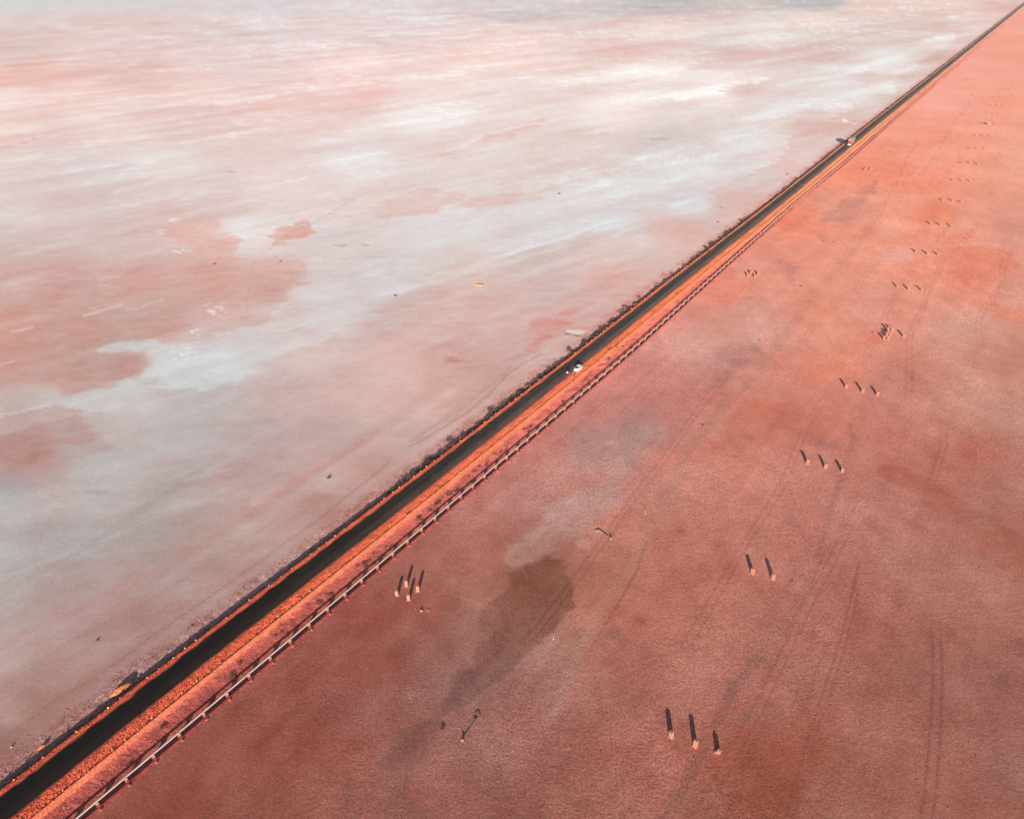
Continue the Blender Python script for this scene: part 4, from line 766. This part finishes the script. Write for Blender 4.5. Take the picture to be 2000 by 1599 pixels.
for px, py, k, rz, lab in ((822.5, 1193, .8, .4, 'broken pale block with a long shadow below the square of four pillars'), (835.5, 1192, .55, 1.2, 'smaller pink block right of the broken pale block'), (812, 1189.5, .4, 2.0, 'flat chip of stone left of the broken pale block'), (1556.8, 1134.3, .4, 0, 'white stone at the rim of the dark hole beside the two pillars'), (754, 1220, .3, 1, 'small pale stone alone on the dark mud below the pipeline'), (1466, 1538, .3, 2, 'small pale stone on the dark red mud in the lower right'), (1645, 1041, .35, 1, 'small reddish stone with a shadow on the mud in the right'), (125.5, 1577.5, .75, .3, 'large pale boulder between the road bank and the pipeline at the lower left'), (115, 1582, .5, 1.3, 'red boulder next to the large pale boulder'), (22, 1458.5, .6, .5, 'pink boulder on the left verge near the photo edge')):
    mb = MB(); mb.box((0, 0, -.1), (k * .8, k * .65, k * .6), .55, rz, (.15, .05)); h_ = .25 if py > 1570 else 0
    p = G(px, py, h_); o = link('stone_block', mb.mesh('stone_block', M['footing'] if 'red' in lab else M['pinkstone'], bevel=k * .12), label=lab, category='stone'); o.location = (*map(float, p), h_)
# boat-shaped orange debris on the salt
p = G(935, 557.5); o = empty('debris', (*map(float, p), 0), math.radians(-18), label='small orange boat shaped piece of debris alone on the pale salt flat', category='debris')
mb = MB(); st_ = [(-2.1, .05, .1), (-1.4, .45, .5), (0, .6, .62), (1.3, .5, .58), (1.7, .35, .5)]; V = []; F = []
for x_, hw, hz in st_: V += [(x_, -hw, 0), (x_, -hw * .8, hz * .7), (x_, 0, hz), (x_, hw * .8, hz * .7), (x_, hw, 0)]
for i in range(4):
    for j in range(4): F.append((i * 5 + j, (i + 1) * 5 + j, (i + 1) * 5 + j + 1, i * 5 + j + 1))
F += [(0, 1, 2, 3, 4), (24, 23, 22, 21, 20)]; mb.add(V, F); link('hull', mb.mesh('hull', M['orange']), o); mb = MB(); mb.tube([(-1.9, 0, .2), (1.75, 0, .62)], .07, 6); link('keel', mb.mesh('keel', M['wood']), o)
# heap of orange earth and lone timber on the verge
def heap(px, py, h, L_, Wd, Ht, rz, m, lab, cat):
    n, k = 9, 14; V = [(0, 0, Ht)]; F = []; rg_ = random.Random(int(px))
    for i in range(1, n):
        r = i / (n - 1)
        for j in range(k):
            a = 2 * math.pi * j / k; q = 1 + .12 * rg_.uniform(-1, 1); V.append((L_ * r * math.cos(a) * q, Wd * r * math.sin(a) * q, max(0, Ht * (1 - r ** 1.5) + rg_.uniform(-.05, .05)) if i < n - 1 else -.1))
    for j in range(k): F.append((0, 1 + j, 1 + (j + 1) % k))
    for i in range(n - 2):
        for j in range(k): a = 1 + i * k + j; b = 1 + i * k + (j + 1) % k; F.append((a, a + k, b + k, b))
    mb = MB(); mb.add(V, F); p = G(px, py, h); o = link('earth_heap', mb.mesh('earth_heap', m), label=lab, category=cat); o.location = (*map(float, p), h); o.rotation_euler = (0, 0, rz)
heap(237, 1344, .55, 2.3, .85, .55, math.pi / 2 - AZ - .1, M['earth'], 'bright orange heap of earth on the shaded left foot of the bank', 'earth heap')
heap(81, 1458, .3, .8, .35, .3, math.pi / 2 - AZ, M['earth'], 'small red heap of earth at the left foot of the bank near the lower left', 'earth heap')
for px, py, L_, lab in ((162, 1550, 1.8, 'pale timber lying on the red verge beside the pipeline at the lower left'),):
    p = G(px, py, .2); mb = MB(); mb.box((0, 0, 0), (L_, .14, .12), 1, .75); o = link('timber', mb.mesh('timber', M['palewood']), label=lab, category='timber'); o.location = (*map(float, p), .22)

# ---------------------------------------------------------------- brine pool at the culvert
def flat_shape(name, pts, m, z, **kw):
    P = np.array([G(*q) for q in pts]); mb = MB(); mb.add([(x, y, z) for x, y in P], [tuple(range(len(P)))[::-1]]); return link(name, mb.mesh(name, m), **kw)
flat_shape('water', [(1152, 654), (1155, 651.2), (1160, 650), (1166, 650.5), (1170, 653), (1168, 656), (1163, 658), (1156, 658.5), (1150, 657)], M['water'], .008, kind='structure')

# ---------------------------------------------------------------- the car
def loft(mb, st, close=True):
    k = len(st[0]); V = [p for ring in st for p in ring]; F = []
    for i in range(len(st) - 1):
        for j in range(k): a = i * k + j; b = i * k + (j + 1) % k; F.append((a, b, b + k, a + k))
    if close: F += [tuple(range(k))[::-1], tuple((len(st) - 1) * k + j for j in range(k))]
    return mb.add(V, F)
def car(x, y, z, head):
    o = empty('parked_car', (x, y, z), head, label='white hatchback car parked on the right edge of the asphalt', category='car')
    def ring(X, hw, zb, zt): return [(X, -hw * .92, zb), (X, -hw, zb + .18), (X, -hw, zt - .12), (X, -hw * .9, zt), (X, hw * .9, zt), (X, hw, zt - .12), (X, hw, zb + .18), (X, hw * .92, zb)]
    mb = MB(); loft(mb, [ring(-1.95, .70, .38, .78), ring(-1.85, .80, .24, .93), ring(-1.3, .85, .2, .96), ring(0, .86, .2, .95), ring(.75, .86, .2, .94), ring(1.35, .84, .2, .86), ring(1.8, .76, .24, .74), ring(1.95, .62, .34, .62)])
    body = link('body', mb.mesh('car_body', M['white'], True), o)
    def gr(X, hw, zt): return [(X, -.80, .90), (X, -hw, zt - .06), (X, -hw * .86, zt), (X, hw * .86, zt), (X, hw, zt - .06), (X, .80, .90)]
    mb = MB(); V = []
    loft(mb, [gr(-1.82, .70, .95), gr(-1.45, .66, 1.40), gr(-.9, .67, 1.50), gr(-.1, .66, 1.51), gr(.25, .64, 1.44), gr(.95, .70, .94)]); link('cabin', mb.mesh('cabin', M['white'], False), o)
    mb = MB(); mb.add([(1.0, -.70, .975), (1.0, .70, .975), (.24, .60, 1.475), (.24, -.60, 1.475)], [(0, 1, 2, 3)]); link('windscreen', mb.mesh('windscreen', M['glass']), o)
    mb = MB(); mb.add([(-1.865, -.62, 1.0), (-1.865, .62, 1.0), (-1.49, .56, 1.38), (-1.49, -.56, 1.38)], [(3, 2, 1, 0)]); link('rear_window', mb.mesh('rear_window', M['glass']), o)
    for sg in (-1, 1):
        for x0, x1, t0, t1 in ((.78, -.28, .22, -.28), (-.36, -1.35, -.36, -1.2)):
            mb = MB(); mb.add([(x0, sg * .815, .97), (x1, sg * .815, .97), (t1, sg * .70, 1.40), (t0, sg * .70, 1.40)], [(0, 1, 2, 3) if sg > 0 else (3, 2, 1, 0)]); link('side_window', mb.mesh('side_window', M['glass']), o)
        mb = MB(); mb.box((.72, sg * .95, .94), (.12, .18, .14), .8); link('mirror', mb.mesh('mirror', M['white']), o)
        mb = MB(); mb.box((1.80, sg * .58, .62), (.16, .3, .12), .8); link('headlight', mb.mesh('headlight', M['lamp']), o)
        mb = MB(); mb.box((-1.88, sg * .66, .72), (.1, .16, .2), .9); link('tail_light', mb.mesh('tail_light', M['redlamp']), o)
        for X in (-1.2, 1.22):
            mb = MB(); mb.tube([(X, sg * .68, .3), (X, sg * .88, .3)], .3, 14); w_ = link('wheel', mb.mesh('wheel', M['tyre']), o); mb = MB(); mb.tube([(X, sg * .86, .3), (X, sg * .895, .3)], .18, 10); link('rim', mb.mesh('rim', M['steel']), w_)
    mb = MB(); mb.box((1.93, 0, .36), (.06, 1.0, .16)); link('grille', mb.mesh('grille', M['dark']), o)
head_in = math.pi / 2 - AZ + math.pi   # heading back towards the viewer along the road
s_c, d_c = SD(np.array([G(1129, 722.5, HR)])); print('car at', s_c, d_c)
x, y = XY(s_c[0], d_c[0]); car(float(x), float(y), HR + .06, head_in)

# ---------------------------------------------------------------- the truck
def truck(x, y, z, head):
    o = empty('truck', (x, y, z), head, label='overloaded truck with a bulging load under a green tarpaulin on the far road', category='truck')
    mb = MB(); mb.box((-.6, 0, .55), (7.4, .9, .25)); link('chassis', mb.mesh('chassis', M['dark']), o)
    mb = MB(); mb.box((2.95, 0, .75), (1.9, 2.45, 2.0), .94); cab = link('cab', mb.mesh('cab', M['cab'], bevel=.08), o)
    mb = MB(); mb.add([(3.88, -.98, 1.9), (3.88, .98, 1.9), (3.85, .95, 2.5), (3.85, -.95, 2.5)], [(0, 1, 2, 3)]); link('windscreen', mb.mesh('truck_windscreen', M['glass']), cab)
    for sg in (-1, 1):
        mb = MB(); mb.add([(2.4, sg * 1.215, 1.9), (3.5, sg * 1.215, 1.9), (3.45, sg * 1.19, 2.5), (2.4, sg * 1.19, 2.5)], [(0, 1, 2, 3)]); link('side_window', mb.mesh('truck_side_window', M['glass']), cab)
        mb = MB(); mb.box((3.93, sg * .9, .98), (.1, .28, .22)); link('headlight', mb.mesh('truck_headlight', M['lamp']), cab)
    mb = MB(); mb.box((3.95, 0, .45), (.3, 2.5, .75)); link('bumper', mb.mesh('bumper', M['cabw'], bevel=.03), o)
    mb = MB(); mb.box((-1.25, 0, .95), (6.3, 2.5, 1.3)); link('cargo_box', mb.mesh('cargo_box', M['bodyw'], bevel=.03), o)
    def ring(X, w_, zb, zt): return [(X, -w_ * .75, zb), (X, -w_, zb + .8), (X, -w_, zt - .9), (X, -w_ * .72, zt - .15), (X, 0, zt), (X, w_ * .72, zt - .15), (X, w_, zt - .9), (X, w_, zb + .8), (X, w_ * .75, zb)]
    mb = MB(); loft(mb, [ring(-4.7, 1.45, 2.1, 4.9), ring(-4.3, 1.75, 1.9, 5.2), ring(-2, 1.85, 1.8, 5.35), ring(.5, 1.85, 1.8, 5.3), ring(2.4, 1.8, 2.6, 5.2), ring(3.0, 1.5, 2.85, 4.9)]); link('load', mb.mesh('load', M['sack'], False, bevel=.05), o)
    def top(X, w_, zt): return [(X, -w_ * 1.02, zt - 1.3), (X, -w_ * 1.02, zt - .85), (X, -w_ * .74, zt - .08), (X, 0, zt + .07), (X, w_ * .74, zt - .08), (X, w_ * 1.02, zt - .85), (X, w_ * 1.02, zt - 1.3)]
    R_ = [top(-4.75, 1.5, 4.95), top(-4.3, 1.77, 5.24), top(-2, 1.87, 5.39), top(.5, 1.87, 5.34), top(2.1, 1.83, 5.26)]; k = 7; V = [p for r in R_ for p in r]; F = [(a * k + q, a * k + q + 1, (a + 1) * k + q + 1, (a + 1) * k + q) for a in range(4) for q in range(6)]
    mb = MB(); mb.add(V, F); link('tarpaulin', mb.mesh('tarpaulin', M['tarp']), o)
    for X in (2.7, -1.9, -3.1):
        for sg in (-1, 1): mb = MB(); mb.tube([(X, sg * .85, .5), (X, sg * 1.2, .5)], .5, 14); link('wheel', mb.mesh('truck_wheel', M['tyre']), o)
s_c, d_c = SD(np.array([G(1658.5, 285.5, HR)])); print('truck at', s_c, d_c)
x, y = XY(s_c[0] + 4.0, d_c[0]); truck(float(x), float(y), HR + .06, head_in)

# ---------------------------------------------------------------- people standing before the car
def skin_mesh(name, verts, edges, m, sub=2):
    me = bpy.data.meshes.new(name); me.from_pydata([v[:3] for v in verts], edges, []); ob = bpy.data.objects.new(name, me); C.collection.objects.link(ob)
    md = ob.modifiers.new('s', 'SKIN'); sk = me.skin_vertices[0].data
    for i, v in enumerate(verts): sk[i].radius = (v[3], v[4] if len(v) > 4 else v[3]); sk[i].use_root = (i == 0)
    md2 = ob.modifiers.new('d', 'SUBSURF'); md2.levels = sub; md2.render_levels = sub
    dg = bpy.context.evaluated_depsgraph_get(); me2 = bpy.data.meshes.new_from_object(ob.evaluated_get(dg)); bpy.data.objects.remove(ob); me2.name = name
    me2.materials.clear(); me2.materials.append(m); me2.polygons.foreach_set('use_smooth', [True] * len(me2.polygons)); return me2
def person(px, py, lab, shirt, trousers, face, h=1.0, arm=0):
    p = G(px, py, HR); o = empty('person', (*map(float, p), HR + .07), face, label=lab, category='person'); o.scale = (h, h, h)
    v = [(0, 0, .95, .13, .1), (0, 0, 1.15, .13, .1), (0, 0, 1.38, .16, .1), (0, 0, 1.5, .055), (0, .01, 1.60, .085), (0, .01, 1.68, .085, .095), (0, 0, 1.76, .05)]
    e = [(0, 1), (1, 2), (2, 3), (3, 4), (4, 5), (5, 6)]
    for sg in (-1, 1):
        n = len(v); v += [(sg * .19, 0, 1.42, .055), (sg * .24, .0, 1.15, .04), (sg * (.24 if not arm else .2), .06 + arm * .15, .92 + arm * .2, .028), (sg * (.24 if not arm else .19), .08 + arm * .17, .86 + arm * .22, .03, .02)]
        e += [(2, n), (n, n + 1), (n + 1, n + 2), (n + 2, n + 3)]
        for q in range(5):
            m_ = len(v); bx, by, bz = v[n + 3][:3]; off_ = (q - 1.5) * .02 if q < 4 else -.045
            v += [(bx, by + off_, bz - .05, .009), (bx - sg * .012, by + off_ + .005, bz - (.085 if q < 4 else .06), .008)]; e += [(n + 3, m_), (m_, m_ + 1)]
        n = len(v); v += [(sg * .1, 0, .86, .09), (sg * .11, .01, .48, .06), (sg * .12, -.01, .09, .04), (sg * .13, .14, .04, .035)]; e += [(0, n), (n, n + 1), (n + 1, n + 2), (n + 2, n + 3)]
    link('body', skin_mesh('body', v, e, M['skin'], 1), o)
    v = [(0, 0, .9, .16, .125), (0, 0, 1.15, .155, .125), (0, 0, 1.40, .185, .12)]; e = [(0, 1), (1, 2)]
    for sg in (-1, 1): n = len(v); v += [(sg * .2, 0, 1.41, .075), (sg * .25, 0, 1.12, .06)]; e += [(2, n), (n, n + 1)]
    link('shirt', skin_mesh('shirt', v, e, M[shirt], 1), o)
    v = [(0, 0, .95, .15, .12)]; e = []
    for sg in (-1, 1): n = len(v); v += [(sg * .1, 0, .84, .11), (sg * .11, .01, .48, .085), (sg * .12, 0, .12, .065)]; e += [(0, n), (n, n + 1), (n + 1, n + 2)]
    link('trousers', skin_mesh('trousers', v, e, M[trousers], 1), o)
    v = [(0, -.02, 1.66, .09, .1), (0, -.005, 1.75, .085)]; link('hair', skin_mesh('hair', v, [(0, 1)], M['hair'], 1), o)
person(1108.0, 733.8, 'person in a white shirt and dark trousers standing on the asphalt left of the car', 'shirt', 'darkcloth', .6, 1.05)
person(1111.3, 735.6, 'person in dark clothes standing close beside the person in the white shirt', 'darkcloth', 'browncloth', 2.6, 1.0, 1)
person(1119.4, 733.6, 'person in a grey shirt standing just in front of the white car', 'greycloth', 'darkcloth', 1.4, .98)
p = G(1121.8, 742.5, HR); o = empty('wayside_post', (*map(float, p), HR - .02), .4, label='short brown wayside post on the orange shoulder below the car', category='post')
mb = MB(); mb.box((0, 0, 0), (.16, .14, 1.0), .9); link('shaft', mb.mesh('post_shaft', M['wood']), o); mb = MB(); mb.box((0, 0, .99), (.42, .07, .3), .9); link('plate', mb.mesh('post_plate', M['rust']), o)

def haze():
    me = bpy.data.meshes.new('haze'); s = 13500; z0, z1 = -1.2, 128
    v = [(x, y, z) for z in (z0, z1) for y in (-s, s) for x in (-s, s)]
    me.from_pydata(v, [], [(0, 2, 3, 1), (4, 5, 7, 6), (0, 1, 5, 4), (2, 6, 7, 3), (0, 4, 6, 2), (1, 3, 7, 5)])
    link('haze', me, kind='stuff'); m = bpy.data.materials.new('haze_air'); m.use_nodes = True; nt = m.node_tree; nt.nodes.clear()
    out = nt.nodes.new('ShaderNodeOutputMaterial'); v = nt.nodes.new('ShaderNodeVolumePrincipled')
    v.inputs['Color'].default_value = (.93, .93, .95, 1); v.inputs['Density'].default_value = DENS; v.inputs['Anisotropy'].default_value = 0
    nt.links.new(v.outputs[0], out.inputs['Volume']); me.materials.append(m)
haze()
